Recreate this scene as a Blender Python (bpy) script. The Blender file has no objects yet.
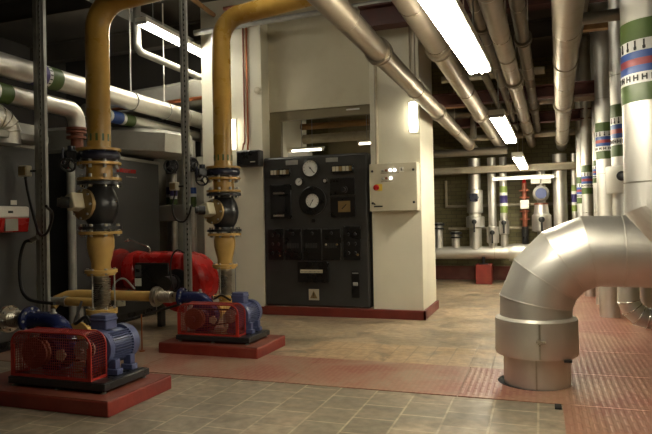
import bpy, bmesh, math, random
from mathutils import Vector, Matrix
random.seed(7)
PI = math.pi
COL = bpy.context.scene.collection
OFF = {}

# ------------------------------------------------------------------ materials
def new_mat(name):
    m = bpy.data.materials.new(name); m.use_nodes = True
    nt = m.node_tree; b = nt.nodes['Principled BSDF']
    return m, nt, b

def paint(name, col, rough=0.5, metal=0.0, var=0.18, scale=6.0, bump=0.0, bscale=60.0, spec=0.5, dirt=None, dirt_amt=0.5, dscale=3.0):
    m, nt, b = new_mat(name)
    N = nt.nodes; L = nt.links
    tc = N.new('ShaderNodeTexCoord')
    no = N.new('ShaderNodeTexNoise'); no.inputs['Scale'].default_value = scale; no.inputs['Detail'].default_value = 5
    L.new(tc.outputs['Object'], no.inputs['Vector'])
    mr = N.new('ShaderNodeMapRange'); mr.inputs[1].default_value = .3; mr.inputs[2].default_value = .7
    mr.inputs[3].default_value = 1 - var; mr.inputs[4].default_value = 1 + var
    L.new(no.outputs['Fac'], mr.inputs[0])
    vm = N.new('ShaderNodeVectorMath'); vm.operation = 'SCALE'; vm.inputs[0].default_value = col
    L.new(mr.outputs[0], vm.inputs['Scale'])
    out = vm.outputs[0]
    if dirt:
        n2 = N.new('ShaderNodeTexNoise'); n2.inputs['Scale'].default_value = dscale; n2.inputs['Detail'].default_value = 8
        n2.inputs['Roughness'].default_value = .65
        L.new(tc.outputs['Object'], n2.inputs['Vector'])
        cr = N.new('ShaderNodeMapRange'); cr.inputs[1].default_value = .48; cr.inputs[2].default_value = .68
        cr.inputs[3].default_value = 0; cr.inputs[4].default_value = dirt_amt
        L.new(n2.outputs['Fac'], cr.inputs[0])
        mx = N.new('ShaderNodeMix'); mx.data_type = 'RGBA'
        L.new(cr.outputs[0], mx.inputs[0]); L.new(out, mx.inputs[6]); mx.inputs[7].default_value = (*dirt, 1)
        out = mx.outputs[2]
    L.new(out, b.inputs['Base Color'])
    rr = N.new('ShaderNodeMapRange'); rr.inputs[1].default_value = .3; rr.inputs[2].default_value = .7
    rr.inputs[3].default_value = max(.03, rough - .07); rr.inputs[4].default_value = min(1, rough + .07)
    L.new(no.outputs['Fac'], rr.inputs[0]); L.new(rr.outputs[0], b.inputs['Roughness'])
    b.inputs['Metallic'].default_value = metal
    b.inputs['Specular IOR Level'].default_value = spec
    if bump:
        n3 = N.new('ShaderNodeTexNoise'); n3.inputs['Scale'].default_value = bscale; n3.inputs['Detail'].default_value = 3
        L.new(tc.outputs['Object'], n3.inputs['Vector'])
        bp = N.new('ShaderNodeBump'); bp.inputs['Strength'].default_value = bump; bp.inputs['Distance'].default_value = .02
        L.new(n3.outputs['Fac'], bp.inputs['Height']); L.new(bp.outputs[0], b.inputs['Normal'])
    return m

def emit(name, col, s):
    m, nt, b = new_mat(name)
    b.inputs['Base Color'].default_value = (.8, .8, .8, 1)
    b.inputs['Emission Color'].default_value = (*col, 1); b.inputs['Emission Strength'].default_value = s
    return m

M = {}
M['alu'] = paint('aluminium_cladding', (.70, .68, .63), .45, .9, .08, 2.5, .08, 3.0)
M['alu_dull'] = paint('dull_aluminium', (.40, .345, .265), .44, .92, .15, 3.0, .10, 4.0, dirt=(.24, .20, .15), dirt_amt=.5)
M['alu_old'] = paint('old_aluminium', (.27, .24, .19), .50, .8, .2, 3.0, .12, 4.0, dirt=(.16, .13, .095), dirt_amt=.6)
M['alu_bright'] = paint('bright_aluminium', (.72, .69, .63), .42, .82, .07, 3.0, .08, 4.0)
M['seam'] = paint('seam_metal', (.5, .47, .40), .3, 1.0, .1)
M['steel'] = paint('galvanised_steel', (.36, .36, .33), .45, .45, .15, 9)
M['chrome'] = paint('chrome', (.75, .73, .68), .18, 1.0, .05)
M['bellows'] = paint('stainless_bellows', (.50, .46, .40), .3, 1.0, .1)
M['yellow'] = paint('ochre_yellow_paint', (.40, .24, .05), .30, 0, .12, 4, dirt=(.26, .13, .02), dirt_amt=.45)
M['yellow2'] = paint('pale_yellow_paint', (.52, .33, .095), .38, 0, .12, 5)
M['blackiron'] = paint('black_iron', (.016, .016, .017), .32, 0, .2)
M['navy'] = paint('navy_paint', (.012, .018, .075), .22, 0, .15)
M['navyblk'] = paint('navy_black_paint', (.012, .014, .03), .3, 0, .15)
M['blue'] = paint('motor_blue_paint', (.072, .088, .19), .38, 0, .12, 8)
M['bluedk'] = paint('motor_blue_shade', (.035, .05, .14), .4, 0, .12, 8)
M['redguard'] = paint('red_guard_paint', (.20, .013, .010), .4, 0, .15)
M['redplinth'] = paint('red_plinth_paint', (.20, .020, .012), .5, 0, .18, 6, .08, 30, dirt=(.25, .08, .05), dirt_amt=.3)
M['redkerb'] = paint('red_kerb_paint', (.15, .020, .013), .45, 0, .15, 6)
M['redtop'] = paint('worn_red_top', (.17, .036, .022), .5, 0, .2, 6, .08, 30, dirt=(.19, .08, .05), dirt_amt=.7)
M['redframe'] = paint('red_frame_paint', (.34, .024, .016), .4, 0, .12)
M['red'] = paint('burner_red', (.42, .012, .010), .28, 0, .1)
M['reddk'] = paint('deep_red', (.22, .010, .009), .4, 0, .1)
M['darkgrey'] = paint('boiler_dark_grey', (.040, .040, .039), .42, 0, .1, 3)
M['midgrey'] = paint('boiler_mid_grey', (.085, .085, .082), .45, 0, .1, 3)
M['duct'] = paint('duct_sheet', (.34, .33, .29), .5, .55, .15, 3, dirt=(.2, .18, .14), dirt_amt=.4)
M['filler'] = paint('pale_filler', (.42, .39, .31), .5, 0, .1, 3)  # pale colour of the added box that lightens the gap
M['brass'] = paint('brass', (.30, .21, .09), .4, .7, .15)
M['cream'] = paint('cream_plastic', (.55, .50, .36), .45, 0, .06)
M['white'] = paint('white_enamel', (.72, .70, .62), .45, 0, .05)
M['wallpaint'] = paint('cream_wall_paint', (.70, .67, .54), .6, 0, .05, 1.5, .05, 40, dirt=(.58, .54, .40), dirt_amt=.4, dscale=1.2)
M['lintel'] = paint('cream_board', (.56, .52, .38), .55, 0, .05, 1.5, dirt=(.45, .40, .27), dirt_amt=.4)
M['oldboard'] = paint('olive_board', (.20, .165, .09), .6, 0, .12, 2)
M['panel'] = paint('panel_black', (.038, .038, .036), .36, 0, .15, 4)
M['panelblk'] = paint('panel_bezel_black', (.008, .008, .008), .3, 0, .1)
M['dial'] = paint('dial_white', (.78, .78, .73), .4, 0, .03)
M['ink'] = paint('black_ink', (.01, .01, .01), .5, 0, .02)
M['box'] = paint('cabinet_beige', (.50, .46, .34), .45, 0, .05)
M['rubber'] = paint('black_cable', (.010, .010, .010), .45, 0, .1)
M['copper'] = paint('copper', (.40, .13, .05), .38, .8, .15)
M['conduit'] = paint('red_brown_conduit', (.22, .075, .04), .45, .2, .15)
M['beam'] = paint('red_oxide_beam', (.080, .022, .015), .6, 0, .2, 5, dirt=(.05, .03, .02), dirt_amt=.5)
M['timber'] = paint('timber', (.30, .16, .06), .6, 0, .2, 5)
M['slab'] = paint('dark_slab', (.085, .072, .055), .8, 0, .25, 1.5)
M['leftwall'] = paint('dark_wall', (.050, .044, .036), .8, 0, .2, 1.5)  # plain dark wall colour, slightly varied at random
M['bandgreen'] = paint('band_green', (.062, .105, .022), .4, 0, .08)
M['bandlime'] = paint('band_lime', (.20, .27, .06), .4, 0, .08)
M['bandblue'] = paint('band_blue', (.025, .075, .30), .4, 0, .08)
M['bandred'] = paint('band_red', (.27, .03, .04), .4, 0, .08)
M['bandwhite'] = paint('band_white', (.72, .72, .70), .4, 0, .05)
M['bandpurple'] = paint('band_violet', (.05, .035, .16), .4, 0, .08)
M['orange'] = paint('orange_red_paint', (.24, .07, .035), .5, 0, .15)
M['tube'] = emit('fluorescent_tube', (1.0, .92, .73), 19)
M['tube_left'] = emit('fluorescent_tube_cool', (1.0, .95, .82), 16)
M['tube_fill'] = emit('added_fill_tube', (1.0, .94, .80), 9)  # tubes of the added fill lamp above the view
M['tube_far'] = emit('fluorescent_tube_far', (1.0, .92, .73), 1.6)
M['lamp'] = emit('bulkhead_diffuser', (1.0, .92, .70), 3.5)
M['led'] = emit('lit_indicator', (1.0, .97, .95), 3)
M['hole'] = paint('dark_void', (.006, .006, .006), .9, 0, .1)
M['yellowknob'] = paint('yellow_plate', (.62, .46, .05), .4, 0, .05)
M['pale'] = paint('pale_lagging', (.42, .37, .27), .6, .1, .15, 4, dirt=(.24, .20, .13), dirt_amt=.5)

def floor_mat(nm='quarry_tile_floor', bw=.30, rh=.30, mort=(.37, .31, .21), c1=(.145, .124, .092), c2=(.21, .176, .126), worn=(.33, .255, .175), wa=.7):
    m, nt, b = new_mat(nm); N = nt.nodes; L = nt.links
    tc = N.new('ShaderNodeTexCoord')
    mp = N.new('ShaderNodeMapping'); mp.inputs['Location'].default_value = (.04, .10, 0)
    L.new(tc.outputs['Object'], mp.inputs[0])
    br = N.new('ShaderNodeTexBrick'); br.offset = .5; br.squash = 1
    br.inputs['Scale'].default_value = 1; br.inputs['Brick Width'].default_value = bw; br.inputs['Row Height'].default_value = rh
    br.inputs['Mortar Size'].default_value = .008; br.inputs['Mortar Smooth'].default_value = .2; br.inputs['Bias'].default_value = -.1
    br.inputs['Color1'].default_value = (*c1, 1); br.inputs['Color2'].default_value = (*c2, 1)
    br.inputs['Mortar'].default_value = (*mort, 1)
    # rows must run along Y, so swap x and y
    sx = N.new('ShaderNodeSeparateXYZ'); cx = N.new('ShaderNodeCombineXYZ')
    L.new(mp.outputs[0], sx.inputs[0]); L.new(sx.outputs[1], cx.inputs[0]); L.new(sx.outputs[0], cx.inputs[1])
    L.new(cx.outputs[0], br.inputs['Vector'])
    n1 = N.new('ShaderNodeTexNoise'); n1.inputs['Scale'].default_value = 1.1; n1.inputs['Detail'].default_value = 9; n1.inputs['Roughness'].default_value = .65
    n1.inputs['Distortion'].default_value = .8
    L.new(tc.outputs['Object'], n1.inputs['Vector'])
    r1 = N.new('ShaderNodeMapRange'); r1.inputs[1].default_value = .42; r1.inputs[2].default_value = .62; r1.inputs[4].default_value = wa
    L.new(n1.outputs['Fac'], r1.inputs[0])
    mx = N.new('ShaderNodeMix'); mx.data_type = 'RGBA'; mx.inputs[7].default_value = (*worn, 1)
    L.new(r1.outputs[0], mx.inputs[0]); L.new(br.outputs['Color'], mx.inputs[6])
    n2 = N.new('ShaderNodeTexNoise'); n2.inputs['Scale'].default_value = 2.3; n2.inputs['Detail'].default_value = 8; n2.inputs['Distortion'].default_value = 1.2
    L.new(tc.outputs['Object'], n2.inputs['Vector'])
    r2 = N.new('ShaderNodeMapRange'); r2.inputs[1].default_value = .52; r2.inputs[2].default_value = .66; r2.inputs[4].default_value = .65
    L.new(n2.outputs['Fac'], r2.inputs[0])
    m2 = N.new('ShaderNodeMix'); m2.data_type = 'RGBA'; m2.inputs[7].default_value = (.115, .096, .066, 1)
    L.new(r2.outputs[0], m2.inputs[0]); L.new(mx.outputs[2], m2.inputs[6])
    n4 = N.new('ShaderNodeTexNoise'); n4.inputs['Scale'].default_value = 14; n4.inputs['Detail'].default_value = 6
    L.new(tc.outputs['Object'], n4.inputs['Vector'])
    r4 = N.new('ShaderNodeMapRange'); r4.inputs[1].default_value = .35; r4.inputs[2].default_value = .65; r4.inputs[3].default_value = .8; r4.inputs[4].default_value = 1.2
    L.new(n4.outputs['Fac'], r4.inputs[0])
    vm = N.new('ShaderNodeVectorMath'); vm.operation = 'SCALE'; L.new(m2.outputs[2], vm.inputs[0]); L.new(r4.outputs[0], vm.inputs['Scale'])
    L.new(vm.outputs[0], b.inputs['Base Color'])
    rr = N.new('ShaderNodeMapRange'); rr.inputs[1].default_value = .35; rr.inputs[2].default_value = .65; rr.inputs[3].default_value = .30; rr.inputs[4].default_value = .55
    L.new(n1.outputs['Fac'], rr.inputs[0]); L.new(rr.outputs[0], b.inputs['Roughness'])
    bp = N.new('ShaderNodeBump'); bp.inputs['Strength'].default_value = .25; bp.inputs['Distance'].default_value = .004
    L.new(br.outputs['Fac'], bp.inputs['Height']); bp.invert = True
    L.new(bp.outputs[0], b.inputs['Normal'])
    return m
M['floor'] = floor_mat()
M['floor_rear'] = floor_mat('worn_tile_floor', .20, .20, (.23, .185, .12), (.20, .155, .10), (.26, .20, .125), (.42, .31, .20), .8)
M['floor_tan'] = floor_mat('tan_tile_floor', .25, .20, (.22, .16, .09), (.33, .225, .125), (.39, .27, .155), (.42, .30, .18), .6)

def tread_mat(nm='red_tread_plate', wear=.10, bump=.4, ca=(.20, .050, .036), cb=(.29, .165, .10)):
    m, nt, b = new_mat(nm); N = nt.nodes; L = nt.links
    tc = N.new('ShaderNodeTexCoord')
    geo = N.new('ShaderNodeNewGeometry')
    sx = N.new('ShaderNodeSeparateXYZ'); L.new(geo.outputs['Position'], sx.inputs[0])
    def math_(op, a, bb):
        q = N.new('ShaderNodeMath'); q.operation = op
        for i, v in ((0, a), (1, bb)):
            if v is None: continue
            if isinstance(v, (int, float)): q.inputs[i].default_value = v
            else: L.new(v, q.inputs[i])
        return q.outputs[0]
    # rows of raised oblong studs, each row shifted by half a pitch
    u = math_('DIVIDE', math_('ADD', sx.outputs[0], math_('MULTIPLY', sx.outputs[1], .0)), .048)
    iu = math_('FLOOR', u, None); fu = math_('SUBTRACT', u, iu)
    v = math_('ADD', math_('DIVIDE', sx.outputs[1], .17), math_('MULTIPLY', iu, .5))
    fv = math_('SUBTRACT', v, math_('FLOOR', v, None))
    du = math_('ABSOLUTE', math_('SUBTRACT', fu, .5), None); dv = math_('ABSOLUTE', math_('SUBTRACT', fv, .5), None)
    a_ = N.new('ShaderNodeMapRange'); a_.inputs[1].default_value = .30; a_.inputs[2].default_value = .16; L.new(du, a_.inputs[0])
    b_ = N.new('ShaderNodeMapRange'); b_.inputs[1].default_value = .46; b_.inputs[2].default_value = .34; L.new(dv, b_.inputs[0])
    stud = math_('MULTIPLY', a_.outputs[0], b_.outputs[0])
    n1 = N.new('ShaderNodeTexNoise'); n1.inputs['Scale'].default_value = 1.6; n1.inputs['Detail'].default_value = 9; n1.inputs['Roughness'].default_value = .68; n1.inputs['Distortion'].default_value = .6
    L.new(geo.outputs['Position'], n1.inputs['Vector'])
    w = N.new('ShaderNodeMapRange'); w.inputs[1].default_value = .42; w.inputs[2].default_value = .60; w.inputs[3].default_value = wear; w.inputs[4].default_value = .95
    L.new(n1.outputs['Fac'], w.inputs[0])
    mx = N.new('ShaderNodeMix'); mx.data_type = 'RGBA'; mx.inputs[6].default_value = (*ca, 1); mx.inputs[7].default_value = (*cb, 1)
    L.new(w.outputs[0], mx.inputs[0])
    m3 = N.new('ShaderNodeMix'); m3.data_type = 'RGBA'; m3.inputs[7].default_value = (.33, .17, .115, 1)
    L.new(math_('MULTIPLY', stud, .45), m3.inputs[0]); L.new(mx.outputs[2], m3.inputs[6])
    L.new(m3.outputs[2], b.inputs['Base Color'])
    b.inputs['Roughness'].default_value = .42
    bp = N.new('ShaderNodeBump'); bp.inputs['Strength'].default_value = bump; bp.inputs['Distance'].default_value = .004
    L.new(stud, bp.inputs['Height']); L.new(bp.outputs[0], b.inputs['Normal'])
    return m
M['tread'] = tread_mat()
M['treadworn'] = tread_mat('worn_tread_plate', .15, .15, (.24, .068, .048), (.27, .195, .13))

def brick_mat():
    m, nt, b = new_mat('olive_brick'); N = nt.nodes; L = nt.links
    geo = N.new('ShaderNodeNewGeometry'); sx = N.new('ShaderNodeSeparateXYZ'); cx = N.new('ShaderNodeCombineXYZ')
    L.new(geo.outputs['Position'], sx.inputs[0])
    ad = N.new('ShaderNodeMath'); L.new(sx.outputs[0], ad.inputs[0]); L.new(sx.outputs[1], ad.inputs[1])
    L.new(ad.outputs[0], cx.inputs[0]); L.new(sx.outputs[2], cx.inputs[1])
    br = N.new('ShaderNodeTexBrick'); br.inputs['Scale'].default_value = 1; br.inputs['Brick Width'].default_value = .23; br.inputs['Row Height'].default_value = .085
    br.inputs['Mortar Size'].default_value = .006
    br.inputs['Color1'].default_value = (.19, .165, .070, 1); br.inputs['Color2'].default_value = (.145, .125, .052, 1); br.inputs['Mortar'].default_value = (.085, .072, .035, 1)
    L.new(cx.outputs[0], br.inputs['Vector']); L.new(br.outputs['Color'], b.inputs['Base Color'])
    b.inputs['Roughness'].default_value = .6
    bp = N.new('ShaderNodeBump'); bp.inputs['Strength'].default_value = .4; bp.inputs['Distance'].default_value = .006; bp.invert = True
    L.new(br.outputs['Fac'], bp.inputs['Height']); L.new(bp.outputs[0], b.inputs['Normal'])
    return m
M['brick'] = brick_mat()

# ------------------------------------------------------------------ geometry
def basis(d):
    d = Vector(d).normalized()
    a = Vector((0, 0, 1)) if abs(d.z) < .9 else Vector((1, 0, 0))
    u = d.cross(a).normalized(); v = d.cross(u).normalized()
    return u, v, d

class MB:
    def __init__(s): s.bm = bmesh.new()
    def box(s, x0, x1, y0, y1, z0, z1):
        v = [s.bm.verts.new(p) for p in ((x0,y0,z0),(x1,y0,z0),(x1,y1,z0),(x0,y1,z0),(x0,y0,z1),(x1,y0,z1),(x1,y1,z1),(x0,y1,z1))]
        for f in ((0,3,2,1),(4,5,6,7),(0,1,5,4),(1,2,6,5),(2,3,7,6),(3,0,4,7)): s.bm.faces.new([v[i] for i in f])
        return s
    def obox(s, c, ax, size):
        """box centred at c; ax = (u, v, w) axes; size = full lengths"""
        c = Vector(c); u, v, w = [Vector(a).normalized() * (l/2) for a, l in zip(ax, size)]
        P = [c+i*u+j*v+k*w for k in (-1,1) for (i,j) in ((-1,-1),(1,-1),(1,1),(-1,1))]
        vs = [s.bm.verts.new(p) for p in P]
        for f in ((0,3,2,1),(4,5,6,7),(0,1,5,4),(1,2,6,5),(2,3,7,6),(3,0,4,7)): s.bm.faces.new([vs[i] for i in f])
        return s
    def rings(s, rings, cap0=True, cap1=True, closed=False):
        R = [[s.bm.verts.new(p) for p in r] for r in rings]
        n = len(R[0]); k = len(R)
        for i in range(k if closed else k-1):
            a, b = R[i], R[(i+1) % k]
            for j in range(n): s.bm.faces.new((a[j], a[(j+1) % n], b[(j+1) % n], b[j]))
        if not closed:
            if cap0: s.bm.faces.new(list(reversed(R[0])))
            if cap1: s.bm.faces.new(R[-1])
        return s
    def lathe(s, o, d, prof, seg=28, cap=True):
        """prof: list of (distance along d, radius)"""
        o = Vector(o); u, v, d = basis(d)
        return s.rings([[o + d*h + (u*math.cos(2*PI*j/seg) + v*math.sin(2*PI*j/seg))*r for j in range(seg)] for h, r in prof], cap, cap)
    def cyl(s, p0, p1, r, seg=24, r2=None):
        p0 = Vector(p0); p1 = Vector(p1); l = (p1-p0).length
        return s.lathe(p0, p1-p0, [(0, r), (l, r if r2 is None else r2)], seg)
    def tube(s, pts, r, seg=20, cap=True):
        pts = [Vector(p) for p in pts]; n = len(pts)
        T = []
        for i in range(n):
            a = pts[i]-pts[i-1] if i else pts[1]-pts[0]
            b = pts[i+1]-pts[i] if i < n-1 else a
            T.append((a.normalized()+b.normalized()).normalized())
        u, v, _ = basis(T[0]); rg = []
        for i in range(n):
            t = T[i]; u = (u - t*u.dot(t)).normalized(); v = t.cross(u)
            seg_d = (pts[i]-pts[i-1]).normalized() if i else (pts[1]-pts[0]).normalized()
            k = 1/max(.5, t.dot(seg_d))            # mitre stretch
            rr = r[i] if isinstance(r, (list, tuple)) else r
            # bend direction
            bd = None
            if 0 < i < n-1:
                bd = (pts[i+1]-pts[i]).normalized() - (pts[i]-pts[i-1]).normalized()
                if bd.length > 1e-6: bd.normalize()
                else: bd = None
            ring = []
            for j in range(seg):
                q = (u*math.cos(2*PI*j/seg) + v*math.sin(2*PI*j/seg))*rr
                if bd is not None: q = q + bd*(q.dot(bd))*(k-1)
                ring.append(pts[i]+q)
            rg.append(ring)
        return s.rings(rg, cap, cap)
    def torus(s, c, d, R, r, seg=32, rs=10, a0=0, a1=2*PI):
        c = Vector(c); u, v, d = basis(d); full = abs(a1-a0-2*PI) < 1e-4
        rg = []
        n = seg if full else seg+1
        for i in range(n):
            a = a0+(a1-a0)*i/seg; e = u*math.cos(a)+v*math.sin(a)
            rg.append([c+e*(R+r*math.cos(2*PI*j/rs))+d*(r*math.sin(2*PI*j/rs)) for j in range(rs)])
        return s.rings(rg, closed=full)
    def prism(s, pts, ext):
        pts = [Vector(p) for p in pts]; e = Vector(ext)
        return s.rings([pts, [p+e for p in pts]])
    def sphere(s, c, r, sx=1, sy=1, sz=1, seg=24, rg=14):
        c = Vector(c); L = []
        for i in range(1, rg):
            a = PI*i/rg
            L.append([c+Vector((r*sx*math.sin(a)*math.cos(2*PI*j/seg), r*sy*math.sin(a)*math.sin(2*PI*j/seg), -r*sz*math.cos(a))) for j in range(seg)])
        return s.rings(L)

def mesh_of(name, mb, mat, off, smooth=True, angle=38):
    bm = mb.bm
    bmesh.ops.translate(bm, verts=bm.verts, vec=-Vector(off))
    bmesh.ops.recalc_face_normals(bm, faces=bm.faces)
    me = bpy.data.meshes.new(name); bm.to_mesh(me); bm.free()
    me.materials.append(mat)
    if smooth:
        me.shade_smooth(); me.set_sharp_from_angle(angle=math.radians(angle))
    return me

def bev(o, w):
    if w:
        b = o.modifiers.new('Bevel', 'BEVEL'); b.width = w; b.segments = 2; b.limit_method = 'ANGLE'; b.angle_limit = math.radians(50)

def root(name, label, cat, loc, group=None):
    o = bpy.data.objects.new(name, None); COL.objects.link(o); o.location = loc; o.empty_display_size = .1
    o['label'] = label; o['category'] = cat
    if group: o['group'] = group
    OFF[o] = Vector(loc); return o

def merge(mb, mat0, extra):
    """adds surface marks in other materials to one mesh"""
    mats = [M[mat0]]
    for e, m in extra:
        mats.append(M[m]); k = len(mats)-1
        vs = [mb.bm.verts.new(v.co) for v in e.bm.verts]; e.bm.verts.index_update()
        for f in e.bm.faces: mb.bm.faces.new([vs[v.index] for v in f.verts]).material_index = k
        e.bm.free()
    return mats

def part(name, mb, mat, parent, bevel=0, label=None, smooth=True, angle=38, stuff=False, extra=()):
    off = OFF[parent]
    mats = merge(mb, mat, extra) if extra else []
    o = bpy.data.objects.new(name, mesh_of(name, mb, M[mat] if isinstance(mat, str) else mat, off, smooth, angle))
    COL.objects.link(o); o.parent = parent; OFF[o] = off
    for m in mats[1:]: o.data.materials.append(m)
    if label: o['label'] = label
    if stuff: o['kind'] = 'stuff'
    bev(o, bevel); return o

def thing(name, mb, mat, label, cat, group=None, bevel=0, angle=38):
    vs = [v.co for v in mb.bm.verts]
    lo = [min(v[i] for v in vs) for i in range(3)]; hi = [max(v[i] for v in vs) for i in range(3)]
    off = Vector(((lo[0]+hi[0])/2, (lo[1]+hi[1])/2, lo[2]))
    o = bpy.data.objects.new(name, mesh_of(name, mb, M[mat], off, True, angle)); COL.objects.link(o); o.location = off
    o['label'] = label; o['category'] = cat
    if group: o['group'] = group
    OFF[o] = off; bev(o, bevel); return o

def struct(name, mb, mat, bevel=0, parent=None, smooth=True):
    off = Vector((0, 0, 0))
    o = bpy.data.objects.new(name, mesh_of(name, mb, M[mat], off, smooth)); COL.objects.link(o)
    OFF[o] = off; bev(o, bevel)
    if parent: o.parent = parent
    else: o['kind'] = 'structure'
    return o

def bolts(parent, mat, c, d, R, n, r=.014, h=.018, a0=0.):
    c = Vector(c); u, v, d = basis(d)
    for k in range(n):
        a = a0+2*PI*k/n; p = c+(u*math.cos(a)+v*math.sin(a))*R
        part('bolt', MB().lathe(p-d*h/2, d, [(0, r), (h, r)], 6), mat, parent)

def seam_ring(parent, p, d, R):
    part('cladding_seam', MB().lathe(p, d, [(0, R-.003), (.002, R+.0018), (.011, R+.0018), (.013, R-.003)], 36), 'seam', parent)

def kids(o): return [c for c in bpy.data.objects if c.parent == o]
def copy_tree(o, parent=None):
    c = o.copy(); COL.objects.link(c); c.parent = parent
    for ch in kids(o): copy_tree(ch, c)
    return c
def dup(r, loc, label, scale=1, group=None):
    c = copy_tree(r); c.location = loc; c['label'] = label
    if scale != 1: c.scale = (scale,)*3
    if group: c['group'] = group
    return c

def arc(c, e0, e1, R, n=8, a0=0., a1=PI/2):
    c = Vector(c); e0 = Vector(e0); e1 = Vector(e1)
    return [c + e0*R*math.cos(a0+(a1-a0)*i/n) + e1*R*math.sin(a0+(a1-a0)*i/n) for i in range(n+1)]
def smooth_path(pts, n=8):
    """Catmull-Rom through the points"""
    P = [Vector(p) for p in pts]; P = [2*P[0]-P[1]] + P + [2*P[-1]-P[-2]]; out = []
    for i in range(1, len(P)-2):
        for k in range(n):
            t = k/n; a, b, c, d = P[i-1], P[i], P[i+1], P[i+2]
            out.append(.5*((2*b)+(c-a)*t+(2*a-5*b+4*c-d)*t*t+(3*b-a-3*c+d)*t**3))
    out.append(P[-2]); return out
def hexbolts(mb, c, d, R, n, r=.014, h=.018, a0=0.):
    c = Vector(c); u, v, d = basis(d)
    for k in range(n):
        a = a0+2*PI*k/n; p = c+(u*math.cos(a)+v*math.sin(a))*R
        mb.lathe(p-d*h/2, d, [(0, r), (h, r)], 6)
    return mb

X, Y, Z = Vector((1,0,0)), Vector((0,1,0)), Vector((0,0,1))

# ------------------------------------------------------------------ the room
struct('floor', MB().box(-9.2, 2.8, -2.6, 5.2, -.15, 0), 'floor')
struct('floor_rear', MB().box(-9.2, 2.8, 5.2, 13.9, -.15, 0), 'floor_rear')
struct('floor_patch', MB().box(-2.35, .02, 5.55, 6.35, -.02, .0025), 'floor_tan')
struct('ceiling', MB().box(-9.2, 2.8, -2.6, 13.9, 4.75, 4.9), 'slab')
struct('wall_back', MB().box(-9.2, 2.8, 13.6, 13.8, 0, 4.75), 'brick')
struct('wall_left', MB().box(-9.2, -9.0, -2.6, 13.6, 0, 4.75), 'leftwall')
struct('wall_right', MB().box(2.6, 2.8, -2.6, 13.6, 0, 4.75), 'brick')
struct('wall_front', MB().box(-9.0, 2.6, -2.6, -2.4, 0, 4.75), 'lintel')
struct('wall_inner', MB().box(-9.0, -4.83, 9.7, 9.85, 0, 4.75), 'leftwall')
struct('pillar_left', MB().box(-4.86, -3.845, 8.05, 9.85, 0, 4.75), 'wallpaint', .008)
struct('pillar_right', MB().box(-2.195, -1.50, 8.05, 9.10, 0, 4.75), 'wallpaint', .008)
struct('wall_lintel', MB().box(-3.845, -2.195, 8.30, 8.42, 3.02, 4.75), 'lintel')
struct('trim_1', MB().box(-3.845, -2.195, 8.32, 8.40, 2.88, 3.02).box(-3.845,-3.66,8.30,8.38,2.3,2.9), 'oldboard')
struct('wall_control_room', MB().box(-3.845, -2.195, 11.0, 11.1, 0, 4.75), 'oldboard')
struct('baseboard_front', MB().box(-3.845, -1.465, 7.99, 8.05, 0, .125).box(-1.50, -1.465, 7.99, 9.12, 0, .125).box(-4.88,-3.845,8.03,8.05,0,.11), 'redkerb', .006)
struct('baseboard_back', MB().box(-9.0, 2.6, 13.54, 13.6, 0, .30), 'redtop')
struct('trim_2', MB().cyl((-2.10, 8.03, 2.11), (-2.10, 8.03, 4.3), .022, 12).cyl((-1.62,8.04,3.0),(-1.62,8.04,4.1),.012,8), 'pale')

# steel beams under the ceiling
def ibeam(x0, x1, y, z0, z1, w=.16):
    mb = MB(); t = .02
    mb.box(x0, x1, y-w/2, y+w/2, z0, z0+t).box(x0, x1, y-w/2, y+w/2, z1-t, z1).box(x0, x1, y-t/2, y+t/2, z0+t, z1-t)
    return mb
def beam(y, z0, z1, x0, x1, w=.16, mat='beam', nm='steel_beam'): return struct(nm, ibeam(x0, x1, y, z0, z1, w), mat)
beam(7.82, 3.93, 4.22, -2.24, 2.6, .22)
beam(9.0, 3.02, 3.20, -1.5, 2.6)
beam(11.0, 2.98, 3.16, -1.5, 2.6)
beam(12.58, 2.27, 2.40, -2.9, 2.6, .20, 'pale')
beam(5.4, 4.45, 4.75, -9.0, -4.3, .18, 'slab'); beam(7.0, 4.45, 4.75, -9.0, -4.9, .18, 'slab'); beam(8.8, 4.4, 4.75, -9.0, -4.9, .18, 'slab')
beam(5.9, 4.5, 4.75, -1.4, 2.6, .18, 'slab'); beam(10.2, 4.2, 4.5, -1.5, 2.6, .18, 'slab')
struct('timber_bearer', MB().box(.52, .95, 8.3, 8.42, 3.72, 3.84), 'timber')
struct('timber_bearer', MB().box(-1.5, -.9, 9.1, 9.2, 3.02, 3.12), 'timber')

# floor plates: a cross strip over the trench and the field on the right
def plate(x0, x1, y0, y1, label, g, hole=None):
    mb = MB()
    if hole is None: mb.box(x0+.003, x1-.003, y0+.003, y1-.003, -.01, .006)
    else:
        cx, cy, r = hole; n = 48
        def edge(a):
            dx, dy = math.cos(a), math.sin(a); t = 1e9
            if dx > 1e-9: t = min(t, (x1-.003-cx)/dx)
            if dx < -1e-9: t = min(t, (x0+.003-cx)/dx)
            if dy > 1e-9: t = min(t, (y1-.003-cy)/dy)
            if dy < -1e-9: t = min(t, (y0+.003-cy)/dy)
            return (cx+dx*t, cy+dy*t)
        A = sorted([2*PI*k/n for k in range(n)] + [math.atan2(b-cy, a-cx) % (2*PI) for a in (x0+.003, x1-.003) for b in (y0+.003, y1-.003)])
        inn = [(cx+r*math.cos(a), cy+r*math.sin(a)) for a in A]; out = [edge(a) for a in A]
        mb.rings([[Vector((p[0], p[1], z)) for p in q] for q, z in ((inn, -.01), (inn, .006), (out, .006), (out, -.01))], closed=True)
    return thing('floor_plate', mb, 'treadworn' if 'strip' in label else 'tread', label, 'floor plate', g)
GP = 'red tread plates in the floor'
plate(-5.6, -3.6, 4.62, 5.55, 'worn red tread plate of the floor strip, lying behind the near pump plinth', GP)
plate(-3.6, -2.05, 4.62, 5.55, 'worn red tread plate of the floor strip, in front of the far pump plinth', GP)
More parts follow.
